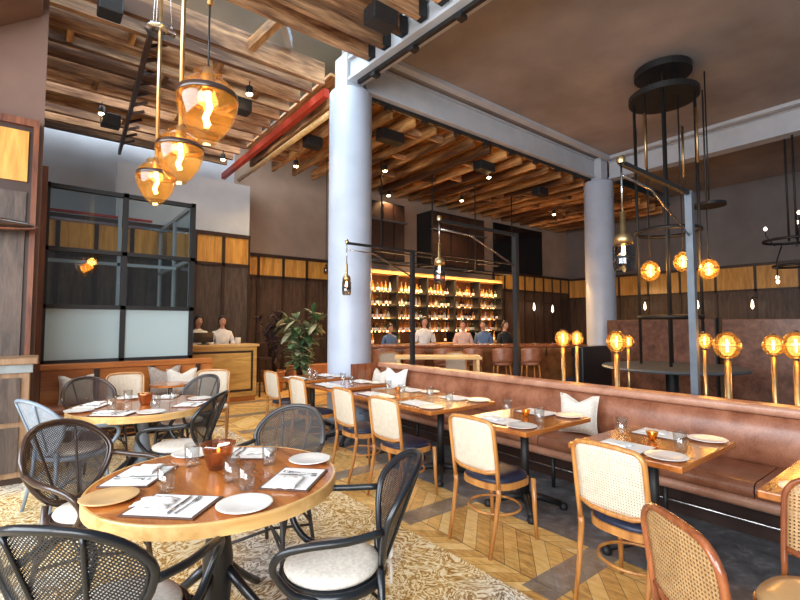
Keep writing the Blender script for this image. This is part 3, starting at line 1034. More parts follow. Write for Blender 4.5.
def round_table(loc, r, label):
    t = thing('round_table', label, 'table', loc, 0, 'round wooden dining tables')
    MB().lathe([(0, 0.705), (r - 0.012, 0.705), (r - 0.012, 0.752), (0, 0.752)], n=72, smooth=False).build('tabletop', 'table_wood_y', t)
    MB().lathe([(r - 0.012, 0.690), (r, 0.694), (r, 0.748), (r - 0.004, 0.753), (r - 0.014, 0.753), (r - 0.014, 0.690), (r - 0.012, 0.690)], n=72, smooth=False).build('edge_band', 'rim_wood', t)
    MB().lathe([(0.0, 0.02), (0.075, 0.03), (0.062, 0.10), (0.072, 0.22), (0.075, 0.34), (0.052, 0.50), (0.045, 0.60), (0.08, 0.68), (0.16, 0.704)], n=24).build('pedestal', 'slate_lacquer' if r > 0.62 else 'black_lacquer', t)
    for k in range(4):
        a = R(38) + k * PI / 2
        c, s = math.cos(a), math.sin(a)
        MB().tube([(0.05 * c, 0.05 * s, 0.30), (0.16 * c, 0.16 * s, 0.20), (0.28 * c, 0.28 * s, 0.10), (0.38 * c, 0.38 * s, 0.025)], [0.026, 0.024, 0.02, 0.022], 8).build('foot', 'black_lacquer', t)
        MB().tube([(0.06 * c, 0.06 * s, 0.48), (0.12 * c, 0.12 * s, 0.62), (0.26 * c, 0.26 * s, 0.685)], 0.012, 8).build('brace', 'black_lacquer', t)
    return t


T1 = (0.765, 2.50)
T2 = (0.83, 5.16)
round_table((*T1, 0), 0.60, 'round wooden table with pale edge band in the left foreground')
round_table((*T2, 0), 0.63, 'round wooden table farther back in front of the glass room')

chA = Stock(armchair('black_lacquer', 'black_weave', 'cream', ''))


def face(dx, dy):
    return math.atan2(dy, dx) - PI / 2


def sit(stock, back, d, label):
    """place chair with the back top at 'back' facing direction d"""
    v = Vector((d[0], d[1], 0)).normalized()
    c = Vector((back[0], back[1], 0)) + v * 0.37
    c.z = 0.012
    return stock.put(c, face(v.x, v.y), label)


sit(chA, (0.02, 1.75), (0.66, 0.76), 'black rattan armchair seen from behind, bottom left corner of the photo')
D = sit(chA, (1.39, 1.65), (-0.84, 0.54), 'black rattan armchair with cream cushion and white ribbon, right of the near round table')
# white ribbon on chair D
rbn = MB()
for s in (-1, 1):
    rbn.tube([(0.10, -0.225, 0.46), (0.10 + s * 0.05, -0.26, 0.50), (0.10 + s * 0.085, -0.255, 0.47), (0.10 + s * 0.05, -0.25, 0.44), (0.10, -0.225, 0.46)], 0.010, 6, flat=0.4)
    rbn.tube([(0.10, -0.23, 0.455), (0.10 + s * 0.03, -0.26, 0.40), (0.10 + s * 0.05, -0.26, 0.33)], 0.010, 6, flat=0.4)
rbn.build('ribbon', 'white_cloth', D)
sit(chA, (1.30, 4.20), (-0.70, 0.55), 'black rattan armchair between the two round tables, facing the far one')
chB = Stock(armchair('brown_lacquer', 'brown_weave', 'cream', ''))
sit(chB, (0.09, 3.56), (0.55, -0.83), 'dark brown rattan armchair at the far left of the near round table')
sit(chB, (0.42, 6.35), (0.32, -0.95), 'dark brown rattan armchair behind the far round table by the wooden bench')
chC = Stock(armchair('grey_rattan', 'grey_weave', 'cream', ''))
sit(chC, (1.53, 3.16), (-0.80, -0.58), 'grey rattan armchair behind the near round table, in front of the cane chairs')
sit(chC, (1.62, 5.75), (-0.85, -0.45), 'grey rattan armchair behind the far round table near the host stand')
chE = Stock(armchair('slate_lacquer', 'slate_weave', 'cream', ''))
sit(chE, (-0.08, 4.72), (0.88, 0.45), 'pale slate blue rattan armchair at the left edge by the service cabinet')

# ------------------------------------------------------------------ tableware
glass_s = thing('drinking_glass', '', 'glass', (0, 0, 0), 0)
MB().lathe([(0, 0.0), (0.030, 0.0), (0.033, 0.01), (0.037, 0.10), (0.0352, 0.10), (0.031, 0.014), (0, 0.012)], n=24).build('tumbler', 'clear', glass_s).scale = (1.12, 1.12, 1.2)
GL = Stock(glass_s)
plate_o = MB().lathe([(0, 0.0), (0.055, 0.0), (0.062, 0.004), (0.10, 0.013), (0.104, 0.016), (0.098, 0.017), (0.06, 0.008), (0, 0.007)], n=36).build('side_plate', 'china')
for v_ in plate_o.data.vertices: v_.co *= 1.15
tag(plate_o, '', 'plate')
PLT = Stock(plate_o)
tplate = MB().lathe([(0, 0.0), (0.07, 0.0), (0.09, 0.006), (0.105, 0.014), (0.101, 0.016), (0.07, 0.009), (0, 0.008)], n=36).build('side_plate', 'tan_china')
for v_ in tplate.data.vertices: v_.co *= 1.15
tag(tplate, '', 'plate')
TPL = Stock(tplate)
menu = thing('menu', '', 'menu')
MB().box(-0.165, 0.165, -0.125, 0.125, 0, 0.006).build('backing_board', 'menu_board', menu, bevel=0.001)
MB().box(-0.150, 0.150, -0.112, 0.112, 0.006, 0.0085).build('menu_sheet', 'paper', menu)
MN = Stock(menu)
nap = MB()
rows = []
for i in range(11):
    rows.append([(0.16 * (j / 8 - 0.5) + 0.006 * math.sin(i * 1.3), 0.11 * (i / 10 - 0.5), 0.004 + 0.008 * abs(math.sin(j * 1.1 + i * 0.5)) * (0 if j in (0, 8) else 1)) for j in range(9)])
nap.grid(rows)
napo = nap.build('napkin', 'white_cloth', solid=0.006)
tag(napo, '', 'napkin')
NP = Stock(napo)
fork = MB()
fork.tube([(0, -0.095, 0.003), (0, -0.03, 0.003), (0, 0.03, 0.005)], [0.005, 0.0035, 0.003], 6, flat=0.4)
fork.tube([(0, 0.03, 0.005), (0, 0.045, 0.004), (0, 0.055, 0.003)], [0.003, 0.011, 0.011], 6, flat=0.25)
for s in (-1, -0.33, 0.33, 1):
    fork.tube([(s * 0.009, 0.053, 0.003), (s * 0.009, 0.09, 0.006)], [0.0022, 0.0014], 5)
fo = fork.build('fork', 'steel'); tag(fo, '', 'fork')
knife = MB()
knife.tube([(0, -0.10, 0.004), (0, -0.01, 0.004)], [0.006, 0.0045], 6, flat=0.6)
knife.add([(-0.002, -0.01, 0.003), (0.010, 0.0, 0.003), (0.010, 0.08, 0.003), (0.0, 0.105, 0.003), (-0.002, -0.01, 0.005), (0.010, 0.0, 0.005), (0.010, 0.08, 0.005), (0.0, 0.105, 0.005)],
          [(0, 3, 2, 1), (4, 5, 6, 7), (0, 1, 5, 4), (1, 2, 6, 5), (2, 3, 7, 6), (3, 0, 4, 7)])
kn = knife.build('knife', 'steel'); tag(kn, '', 'knife')
FK, KN = Stock(fo), Stock(kn)


def setting(c, a, r_menu, zt, who, tan=False, cut=True, tang=0.31):
    """menu, plate, glass for one seat; a = direction of the seat from the table centre"""
    d = Vector((math.cos(a), math.sin(a), 0)); s = Vector((-math.sin(a), math.cos(a), 0))
    C0 = Vector((c[0], c[1], zt))
    rz = a + PI / 2
    MN.put(C0 + d * r_menu, rz, 'white menu on a dark board ' + who, 'menus on the tables')
    if cut:
        NP.put(C0 + d * r_menu - s * 0.085 + Vector((0, 0, 0.0095)), rz, 'white folded napkin lying on the menu ' + who, 'napkins on the menus')
        KN.put(C0 + d * r_menu + s * 0.03 + Vector((0, 0, 0.009)), rz + 0.05, 'steel knife lying on the menu ' + who, 'cutlery')
        FK.put(C0 + d * r_menu + s * 0.07 + Vector((0, 0, 0.009)), rz - 0.06, 'steel fork lying on the menu ' + who, 'cutlery')
    (TPL if tan else PLT).put(C0 + d * (r_menu * 0.93) + s * tang, 0, ('tan' if tan else 'white') + ' side plate next to the menu ' + who, 'side plates')
    GL.put(C0 + d * (r_menu * 0.42) + s * (tang * 0.72), 0, 'clear tumbler by the menu ' + who, 'tumblers')


# near round table: pixel based checks keep seats near (175,503) (153,468) (253,457) (300,482)
seats = [(R(226), 'in front of the black armchair at bottom left', False), (R(144), 'on the left of the near round table', True),
         (R(52), 'on the far side of the near round table', False), (R(-46), 'by the ribboned armchair of the near round table', False)]
for a, who, tan in seats:
    setting(T1, a, 0.41, 0.7535, who, tan)
for a, who, tan in [(R(232), 'at the viewer side of the far round table', False), (R(150), 'at the left side of the far round table', False),
                    (R(60), 'at the bench side of the far round table', False), (R(-35), 'at the host side of the far round table', False)]:
    setting(T2, a, 0.46, 0.7535, who, tan)


def votive(loc, label, sc=1.0, mt='copper'):
    t = thing('votive_holder', label, 'candle holder', loc, 0, None)
    t.scale = (sc,) * 3
    MB().lathe([(0, 0), (0.030, 0), (0.034, 0.008), (0.052, 0.075), (0.056, 0.085), (0.050, 0.085), (0.045, 0.07), (0.03, 0.014), (0, 0.012)], n=24).build('cup', mt, t)
    MB().lathe([(0, 0.014), (0.022, 0.014), (0.022, 0.05), (0, 0.052)], n=16).build('candle', 'cream', t)
    MB().lathe([(0, 0.052), (0.006, 0.058), (0.004, 0.07), (0, 0.08)], n=8).build('flame', 'flame', t)


votive((T1[0] + 0.03, T1[1] + 0.13, 0.753), 'copper votive holder with lit candle at the middle of the near round table', 1.65, 'copper_glass')
votive((T2[0] + 0.02, T2[1] + 0.02, 0.753), 'copper votive bowl at the middle of the far round table', 1.3)
gl2 = dup(glass_s, (T1[0] + 0.02, T1[1] - 0.12, 0.753), 0, 'clear tumbler at the middle of the near round table in front of the votive', 'tumblers')

# small tables: pairs of settings
for i, y in enumerate(TY):
    nm = ['nearest small table', 'small table with the amber votive', 'small table before the white cushion', 'fourth small table from the right', 'fifth small table from the right', 'sixth small table from the right', 'small table beside the column'][i]
    x0 = TX if i else 3.19
    for sd, who in ((-1, 'aisle side'), (1, 'banquette side')):
        if i == 0 and sd == 1: continue
        MN.put((x0 + sd * 0.27, y + 0.06, 0.7505), R(90), f'white menu on a dark board, {who} of the {nm}', 'menus on the tables') if not (i == 0) else None
        if i: NP.put((x0 + sd * 0.27, y + 0.10, 0.7595), R(90 + 8 * sd), f'white napkin on the menu, {who} of the {nm}', 'napkins on the menus')
        PLT.put((x0 + sd * (0.33 if i else 0.31), y - (0.22 if i else -0.18), 0.7505), 0, f'white plate, {who} of the {nm}', 'side plates')
        if i: GL.put((x0 + sd * 0.07, y + (-0.20 if sd < 0 else 0.24), 0.7505), 0, f'clear tumbler, {who} of the {nm}', 'tumblers')
    if i in (1, 2, 4):
        votive((x0 + 0.05, y + 0.02, 0.7505), f'small amber glass votive on the {nm}', 0.72, 'amber')

# ------------------------------------------------------------------ cushions


def pillow(loc, rz, tilt, sz, mt, label):
    t = thing('throw_cushion', label, 'cushion', loc, rz, None)
    t.rotation_euler = (tilt, 0, rz)
    n = 12
    fr_, bk = [], []
    for i in range(n + 1):
        rf, rk = [], []
        for j in range(n + 1):
            u, v = j / n * 2 - 1, i / n * 2 - 1
            pin = 1 - 0.10 * (1 - abs(u) ** 2) * abs(v) ** 3 - 0.0
            pin2 = 1 - 0.10 * (1 - abs(v) ** 2) * abs(u) ** 3
            x = u * sz / 2 * pin2
            dip = 0.16 * sz * max(0, 1 - abs(u) * 1.5) * max(0, v) ** 2
            z = v * sz / 2 * pin - dip + sz / 2
            th = 0.07 * ((1 - u ** 4) * (1 - v ** 4)) ** 0.5
            rf.append((x, -th, z)); rk.append((x, th, z))
        fr_.append(rf); bk.append(rk)
    MB().grid(fr_).grid(bk).build('cover', mt, t)
    MB().tube([fr_[0][j] for j in range(n + 1)] + [fr_[i][n] for i in range(1, n + 1)] + [fr_[n][j] for j in range(n - 1, -1, -1)] + [fr_[i][0] for i in range(n - 1, 0, -1)], 0.005, 6, True).build('piping', mt, t)


pillow((4.17, 2.50, 0.477), R(-80), R(-10), 0.38, 'cream', 'cream throw cushion leaning on the banquette behind the third small table')
pillow((4.16, 5.45, 0.477), R(-80), R(-10), 0.42, 'white_cloth', 'white throw cushion at the far end of the banquette')
pillow((4.17, 5.88, 0.477), R(-95), R(-12), 0.38, 'cream', 'cream throw cushion leaning beside the white one at the banquette end')

# ------------------------------------------------------------------ left: service cabinet, bench in front of the glass room
t = thing('service_cabinet', 'wooden service cabinet with stone top and smoked doors at the left edge', 'cabinet', (-0.66, 6.02, 0))
MB().box(-0.6, 0.6, -0.25, 0.25, 0.08, 1.08).build('body', 'cab_wood', t, bevel=0.006)
MB().box(-0.64, 0.66, -0.30, 0.28, 1.16, 1.22).build('upper_shelf', 'cab_wood', t, bevel=0.01)
MB().box(-0.60, 0.62, -0.27, 0.26, 1.08, 1.16).build('stone_top', 'stone_top', t)
for i in range(2):
    for j in range(2):
        d = MB().box(-0.55 + i * 0.55, -0.02 + i * 0.55, -0.268, -0.25, 0.14 + j * 0.47, 0.56 + j * 0.47).build('drawer', 'smoked_wood', t)
        MB().cyl((-0.28 + i * 0.55, -0.285, 0.40 + j * 0.47), (-0.28 + i * 0.55, -0.268, 0.40 + j * 0.47), 0.014).build('knob', 'brass', d)
MB().box(-0.58, 0.58, -0.2, 0.22, 0.012, 0.08).build('plinth', 'espresso', t)
t = thing('wall_lamp', 'dark curved wooden wall shade at the left edge of the panelled wall', 'lamp', (-0.50, 6.45, 2.62))
rows = []
for i in range(9):
    a = -PI / 2 + PI * i / 8
    rr = 0.44 * math.cos(a)
    rows.append([(0.44 * math.sin(a), 0.15 * math.cos(a) * math.cos(b_ * PI / 8) - 0.15 * 0, 0.07 * math.cos(a) * math.sin(b_ * PI / 8 )) for b_ in range(17)])
MB().grid(rows).build('shade', 'brown_lacquer', t)
MB().tube([(0.44 * math.sin(-PI / 2 + PI * i / 16), -0.15 * math.cos(-PI / 2 + PI * i / 16), -0.07 * math.cos(-PI / 2 + PI * i / 16)) for i in range(17)], 0.012, 8).build('rim', 'red_wood', t)
MB().cyl((0, 0, 0), (0, 0.18, 0), 0.02).build('bracket', 'espresso', t)

bn = thing('wooden_bench', 'long orange wooden bench with panelled back under the frosted glass', 'bench', (1.02, 7.62, 0))
MB().box(-1.05, 1.2, 0.16, 0.24, 0.0, 0.93).build('back_panel', 'bench_wood', bn)
MB().box(-1.05, 1.2, 0.10, 0.27, 0.93, 1.01).build('top_rail', 'bench_wood', bn, bevel=0.01)
MB().box(-1.05, 1.2, -0.32, 0.16, 0.34, 0.40).build('seat', 'bench_wood', bn)
MB().box(-1.03, 1.18, -0.32, 0.15, 0.40, 0.47).build('seat_cushion', 'leather', bn, bevel=0.02)
MB().box(-1.0, 1.15, -0.24, 0.1, 0.0, 0.34).build('plinth', 'espresso', bn)
for x in (-1.05, -0.4, 0.3, 0.95):
    MB().box(x, x + 0.06, 0.12, 0.16, 0.47, 0.93).build('stile', 'espresso', bn)
wc = Stock(cane_chair('beech', 'cream_cane', 'cream', '', False, 0.92, name='cream_back_chair', group='cream backed chairs by the wooden bench'))
for (x, y, rz, lb) in ((0.86, 6.55, 175, 'cream backed wooden chair behind the far round table, left of the small side table'),
                       (1.80, 6.30, 160, 'cream backed wooden chair behind the grey rattan armchair, near the host stand')):
    wc.put((x, y, 0.012), R(rz), lb)
t = thing('side_table', 'small wooden side table in front of the bench holding the patterned cushion', 'table', (1.45, 7.0, 0))
MB().lathe([(0, 0.70), (0.26, 0.70), (0.26, 0.73), (0, 0.73)], n=32, smooth=False).build('tabletop', 'table_wood', t)
MB().lathe([(0.18, 0), (0.18, 0.02), (0.03, 0.04), (0.03, 0.70)], n=16).build('pedestal', 'black_metal', t)
pillow((1.52, 7.60, 0.47), R(8), R(-12), 0.46, 'taupe_cloth', 'taupe patterned cushion standing on the wooden bench')
pillow((1.72, 7.50, 0.47), R(-6), R(-14), 0.42, 'cream', 'cream cushion overlapping the taupe one on the wooden bench')
pillow((0.42, 7.58, 0.47), R(4), R(-12), 0.40, 'cream', 'cream cushion at the left part of the wooden bench')

# ------------------------------------------------------------------ host stand
hs = thing('host_stand', 'golden oak host stand with black inlaid border', 'host stand', (2.85, 9.62, 0))
MB().box(-0.78, 0.70, -0.30, 0.25, 0.10, 1.10).build('body', 'oak_x', hs, bevel=0.005)
MB().box(-0.82, 0.74, -0.34, 0.28, 1.10, 1.15).build('counter', 'rim_wood', hs, bevel=0.008)
MB().box(-0.76, 0.68, -0.29, 0.22, 0.0, 0.10).build('plinth', 'bench_wood', hs)
fi = MB()
fi.box(-0.70, 0.62, -0.312, -0.300, 0.98, 1.02); fi.box(-0.70, 0.62, -0.312, -0.300, 0.20, 0.24)
fi.box(-0.70, -0.66, -0.312, -0.300, 0.24, 0.98); fi.box(0.58, 0.62, -0.312, -0.300, 0.24, 0.98)
fi.build('inlay_border', 'espresso', hs)
t = thing('monitor', 'small black monitor on the host stand counter', 'monitor', (2.56, 9.58, 1.15))
MB().box(-0.19, 0.19, -0.015, 0.015, 0.04, 0.24).build('screen', 'screen', t, bevel=0.006)
MB().box(-0.03, 0.03, -0.01, 0.02, 0.01, 0.08).build('stand', 'black_metal', t)
MB().box(-0.10, 0.10, -0.07, 0.07, 0, 0.012).build('foot', 'black_metal', t)
t = thing('candle_jar', 'small white candle jar on the right of the host stand', 'jar', (3.25, 9.6, 1.15))
MB().lathe([(0, 0), (0.05, 0), (0.055, 0.01), (0.055, 0.13), (0.05, 0.13), (0.05, 0.02), (0, 0.015)], n=20).build('jar', 'cream', t)
MB().lathe([(0, 0.02), (0.045, 0.02), (0.045, 0.09), (0, 0.09)], n=16).build('wax', 'white_cloth', t)
t = thing('bar_stool', 'tall black stool standing right of the host stand', 'stool', (3.86, 9.75, 0))
MB().box(-0.13, 0.13, -0.13, 0.13, 0.78, 0.84).build('seat', 'espresso', t, bevel=0.01)
MB().box(-0.13, 0.13, 0.10, 0.13, 0.84, 1.15).build('backrest', 'espresso', t, bevel=0.01)
for sx in (-1, 1):
    for sy in (-1, 1):
        MB().bar((sx * 0.10, sy * 0.10, 0.78), (sx * 0.12, sy * 0.12, 0), 0.03, 0.03).build('leg', 'espresso', t)

# ------------------------------------------------------------------ people


def skin_mesh(name, verts, edges, radii, mat, parent, sub=1):
    me = bpy.data.meshes.new(name)
    me.from_pydata(verts, edges, [])
    o = bpy.data.objects.new(name, me)
    COL.objects.link(o)
    o.modifiers.new('skin', 'SKIN').use_smooth_shade = True
    sv = me.skin_vertices[0].data
    for i, r in enumerate(radii):
        sv[i].radius = r if isinstance(r, tuple) else (r, r)
        sv[i].use_root = (i == 0)
    s = o.modifiers.new('sub', 'SUBSURF'); s.levels = sub; s.render_levels = sub
    dg = bpy.context.evaluated_depsgraph_get()
    dg.update()
    m2 = bpy.data.meshes.new_from_object(o.evaluated_get(dg))
    o.modifiers.clear()
    o.data = m2
    m2.materials.clear()
    m2.materials.append(M[mat])
    o.parent = parent
    return o


def person(loc, rz, shirt, label, seated=False, arms='desk', hairm='hair', zoff=0.0, sc=1.0):
    t = thing('person', label, 'person', loc, rz)
    t.scale = (sc,) * 3
    # local: faces -Y, hip height
    hip = 0.94 if not seated else 0.78
    V = [(0, 0, hip), (0, 0.0, hip + 0.22), (0, -0.005, hip + 0.40), (0, 0.0, hip + 0.50), (0, -0.008, hip + 0.545), (0, -0.012, hip + 0.60)]
    Rr = [(0.145, 0.105), (0.125, 0.09), (0.135, 0.09), (0.062, 0.052), 0.048, 0.046]
    E = [(0, 1), (1, 2), (2, 3), (3, 4), (4, 5)]
    def add(p, r, par):
        V.append(p); Rr.append(r); E.append((par, len(V) - 1)); return len(V) - 1
    arm_ids = []
    for s in (-1, 1):
        a = add((s * 0.155, 0, hip + 0.415), 0.050, 2)
        if arms == 'desk':
            b = add((s * 0.23, -0.03, hip + 0.20), 0.044, a)
            c = add((s * 0.17, -0.24, hip + 0.18), 0.033, b)
            h = add((s * 0.15, -0.32, hip + 0.17), (0.038, 0.02), c)
            fd = Vector((0, -1, -0.25))
        else:
            b = add((s * 0.24, 0.0, hip + 0.16), 0.044, a)
            c = add((s * 0.25, -0.08, hip - 0.08), 0.033, b)
            h = add((s * 0.25, -0.11, hip - 0.16), (0.02, 0.038), c)
            fd = Vector((0, -0.25, -1))
        arm_ids.append((s, Vector(V[h]), fd))
        th = add((s * 0.09, 0, hip - 0.06), 0.088, 0)
        if seated:
            kn_ = add((s * 0.11, -0.42, hip - 0.08), 0.062, th)
            an = add((s * 0.11, -0.40, 0.42 - 0.02), 0.042, kn_)
            add((s * 0.11, -0.52, 0.36), (0.04, 0.03), an)
        else:
            kn_ = add((s * 0.10, -0.01, 0.50), 0.062, th)
            an = add((s * 0.10, 0.02, 0.09), 0.042, kn_)
            add((s * 0.11, -0.13, 0.04), (0.042, 0.03), an)
    body = skin_mesh('body', V, E, Rr, 'skin', t, 1)
    HC = Vector((0, -0.022, hip + 0.675))

    def hp_(th, ph, k=1.0):
        # th: 0 top .. pi bottom, ph: angle, front at -pi/2
        c, s_ = math.cos(ph) * math.sin(th), math.sin(ph) * math.sin(th)
        z = math.cos(th)
        jaw = 1 - 0.38 * max(0, -z) ** 1.3
        x, y = 0.076 * c * jaw, 0.096 * s_ * (1 - 0.18 * max(0, -z) * (1 if s_ > 0 else 0.2))
        if s_ < -0.3 and abs(c) < 0.32 and k == 1.0:
            nz = math.exp(-((z + 0.12) / 0.17) ** 2)
            y -= 0.024 * nz * (1 - abs(c) / 0.32)
            y += 0.0
        if s_ < -0.2 and k == 1.0:
            y += 0.010 * math.exp(-((z - 0.10) / 0.12) ** 2) * math.exp(-((abs(c) - 0.36) / 0.16) ** 2)
            y -= 0.006 * math.exp(-((z + 0.48) / 0.08) ** 2) * (1 if abs(c) < 0.3 else 0)
        return HC + Vector((x, y, 0.122 * z)) * k
    hm = MB()
    hm.grid([[hp_(PI * i / 26, 2 * PI * j / 32) for j in range(32)] for i in range(27)], closed=True)
    bmh = bmesh.new()
    bmh.from_mesh(body.data)
    tmp = bpy.data.meshes.new('head')
    tmp.from_pydata([tuple(v) for v in hm.v], [], hm.f)
    for pl in tmp.polygons: pl.use_smooth = True
    bmh.from_mesh(tmp)
    bmesh.ops.remove_doubles(bmh, verts=bmh.verts, dist=0.0002)
    bmh.to_mesh(body.data)
    bmh.free()
    for pl in body.data.polygons: pl.use_smooth = True
    for s, hp, fd in arm_ids:
        for k, (off, L) in enumerate(((-0.027, 0.066), (-0.009, 0.078), (0.009, 0.074), (0.027, 0.06))):
            ax = Vector((1, 0, 0)) if arms == 'desk' else Vector((0, 1, 0))
            base = hp + ax * off
            MB().tube([base, base + fd.normalized() * L * 0.55 + Vector((0, 0, 0)), base + fd.normalized() * L + Vector((0, 0, -0.012)) * (1 if arms == 'desk' else 0)], [0.009, 0.008, 0.006], 6).build('finger', 'skin', t)
        ax = Vector((-s, -0.6, 0)) if arms == 'desk' else Vector((-s * 0.3, -1, -0.6))
        MB().tube([hp + ax.normalized() * 0.01, hp + ax.normalized() * 0.055], [0.011, 0.007], 6).build('thumb', 'skin', t)
    # shirt (torso and sleeves)
    SV = [(0, 0, hip - 0.03), (0, 0, hip + 0.20), (0, -0.005, hip + 0.40), (0, 0, hip + 0.49), (0, -0.004, hip + 0.535)]
    SR = [(0.168, 0.13), (0.155, 0.12), (0.175, 0.122), (0.095, 0.075), (0.064, 0.062)]
    SE = [(0, 1), (1, 2), (2, 3), (3, 4)]
    for s in (-1, 1):
        SV.append((s * 0.16, 0, hip + 0.418)); SR.append(0.070); SE.append((2, len(SV) - 1))
        if arms == 'desk':
            SV.append((s * 0.235, -0.03, hip + 0.20)); SR.append(0.056); SE.append((len(SV) - 2, len(SV) - 1))
            SV.append((s * 0.19, -0.18, hip + 0.185)); SR.append(0.046); SE.append((len(SV) - 2, len(SV) - 1))
        else:
            SV.append((s * 0.24, 0, hip + 0.16)); SR.append(0.056); SE.append((len(SV) - 2, len(SV) - 1))
    skin_mesh('shirt', SV, SE, SR, shirt, t, 1)
    TV = [(0, 0, hip + 0.02)]; TR = [(0.16, 0.125)]; TE = []
    for s in (-1, 1):
        TV.append((s * 0.092, 0, hip - 0.07)); TR.append(0.10); TE.append((0, len(TV) - 1))
        if seated:
            TV.append((s * 0.11, -0.42, hip - 0.08)); TR.append(0.074); TE.append((len(TV) - 2, len(TV) - 1))
            TV.append((s * 0.11, -0.40, 0.44)); TR.append(0.06); TE.append((len(TV) - 2, len(TV) - 1))
        else:
            TV.append((s * 0.10, -0.01, 0.50)); TR.append(0.076); TE.append((len(TV) - 2, len(TV) - 1))
            TV.append((s * 0.10, 0.02, 0.12)); TR.append(0.062); TE.append((len(TV) - 2, len(TV) - 1))
    skin_mesh('trousers', TV, TE, TR, 'trousers', t, 1)
    # hair, eyes, mouth, ears
    hr = MB()
    rows = []
    for i in range(13):
        row = []
        for j in range(28):
            ph = 2 * PI * j / 28
            front = max(0, -math.sin(ph))
            end = 1.95 - 1.05 * front ** 0.7 if hairm == 'hair' else 1.9
            row.append(hp_(end * i / 12, ph, 1.085))
        rows.append(row)
    hr.grid(rows, closed=True)
    hr.build('hair', hairm, t, solid=0.010)
    for s in (-1, 1):
        MB().lathe([(0, -0.008), (0.009, 0), (0, 0.008)], (s * 0.028, -0.103, hip + 0.688), 10).build('eye', 'hair', t)
        MB().tube([(s * 0.074, -0.02, hip + 0.70), (s * 0.084, -0.01, hip + 0.675), (s * 0.074, -0.02, hip + 0.65)], 0.008, 6, flat=0.6).build('ear', 'skin', t)
    MB().tube([(-0.020, -0.106, hip + 0.617), (0, -0.112, hip + 0.616), (0.020, -0.106, hip + 0.617)], 0.004, 6).build('mouth', 'lips', t)
    return t


person((2.655, 10.36, 0), 0.1, 'white_shirt', 'person in a white shirt behind the monitor at the host stand')
person((3.13, 10.28, 0), -0.1, 'white_shirt', 'person in a white shirt standing at the right part of the host stand')

# ------------------------------------------------------------------ plants


def plant(name, loc, label, n, hgt, spread_, leafm, L, pot, seed, pale=None):
    rn = random.Random(seed)
    t = thing(name, label, 'plant', loc)
    if pot:
        MB().lathe([(0, 0), (0.20, 0), (0.27, 0.42), (0.29, 0.44), (0.29, 0.48), (0.25, 0.48), (0.24, 0.44), (0, 0.44)], n=28).build('pot', pot, t)
        MB().lathe([(0, 0.44), (0.24, 0.445), (0, 0.455)], n=20).build('soil', 'soil', t)
    stems = MB()
    tips = []
    for k in range(9):
        a = rn.random() * 2 * PI
        rr = spread_ * (0.25 + 0.6 * rn.random())
        top = Vector((rr * math.cos(a), rr * math.sin(a), 0.45 + hgt * (0.45 + 0.5 * rn.random())))
        base = Vector((0.07 * math.cos(a), 0.07 * math.sin(a), 0.42))
        mid = (base + top) / 2 + Vector((0, 0, 0.1)) - Vector((0.1 * math.cos(a), 0.1 * math.sin(a), 0))
        stems.tube([base, mid, top], [0.018, 0.013, 0.006], 6)
        tips.append((base, mid, top))
    stems.build('stem', 'espresso', t)
    for nm, frac, mt in (('foliage', 1.0, leafm), ('new_foliage', 0.35, pale)):
        if mt is None: continue
        lf = MB()
        for i in range(int(n * frac)):
            b0, m0, t0 = tips[rn.randrange(len(tips))]
            q = 0.25 + 0.75 * rn.random()
            p = b0.lerp(m0, q * 2) if q < 0.5 else m0.lerp(t0, q * 2 - 1)
            a = rn.random() * 2 * PI
            el = rn.uniform(-0.5, 1.0)
            d = Vector((math.cos(a) * math.cos(el), math.sin(a) * math.cos(el), math.sin(el)))
            s = d.cross(Vector((0, 0, 1))).normalized()
            up = s.cross(d)
            l = L * rn.uniform(0.7, 1.25)
            rows = []
            for k in range(6):
                u = k / 5
                w = 0.30 * l * math.sin(PI * min(1, u * 0.92 + 0.05)) ** 0.8 * 0.62
                c = p + d * (l * u) - Vector((0, 0, 1)) * (0.25 * l * u * u)
                rows.append([c - s * w + up * 0.12 * w, c, c + s * w + up * 0.12 * w])
            lf.grid(rows)
        lf.build(nm, mt, t, solid=0.003)
    return t


plant('rubber_plant', (4.08, 8.35, 0), 'large leafy rubber plant with green and pale leaves left of the pale blue column', 190, 1.5, 0.58, 'leaf', 0.30, 'espresso', 5, 'leaf_pale')
plant('foliage_plant', (4.30, 10.25, 0), 'dark burgundy leaved plant beyond the host stand stool', 150, 1.75, 0.5, 'leaf_dark', 0.24, 'terracotta', 9, None)
o = MB().box(-0.7, 0.75, -0.22, 0.22, 0, 0.55).build('planter_box', 'terracotta', loc=(5.5, 10.45, 0), bevel=0.01)
tag(o, 'orange wooden planter box against the back wall behind the rubber plant', 'planter')

# ------------------------------------------------------------------ big amber pendants


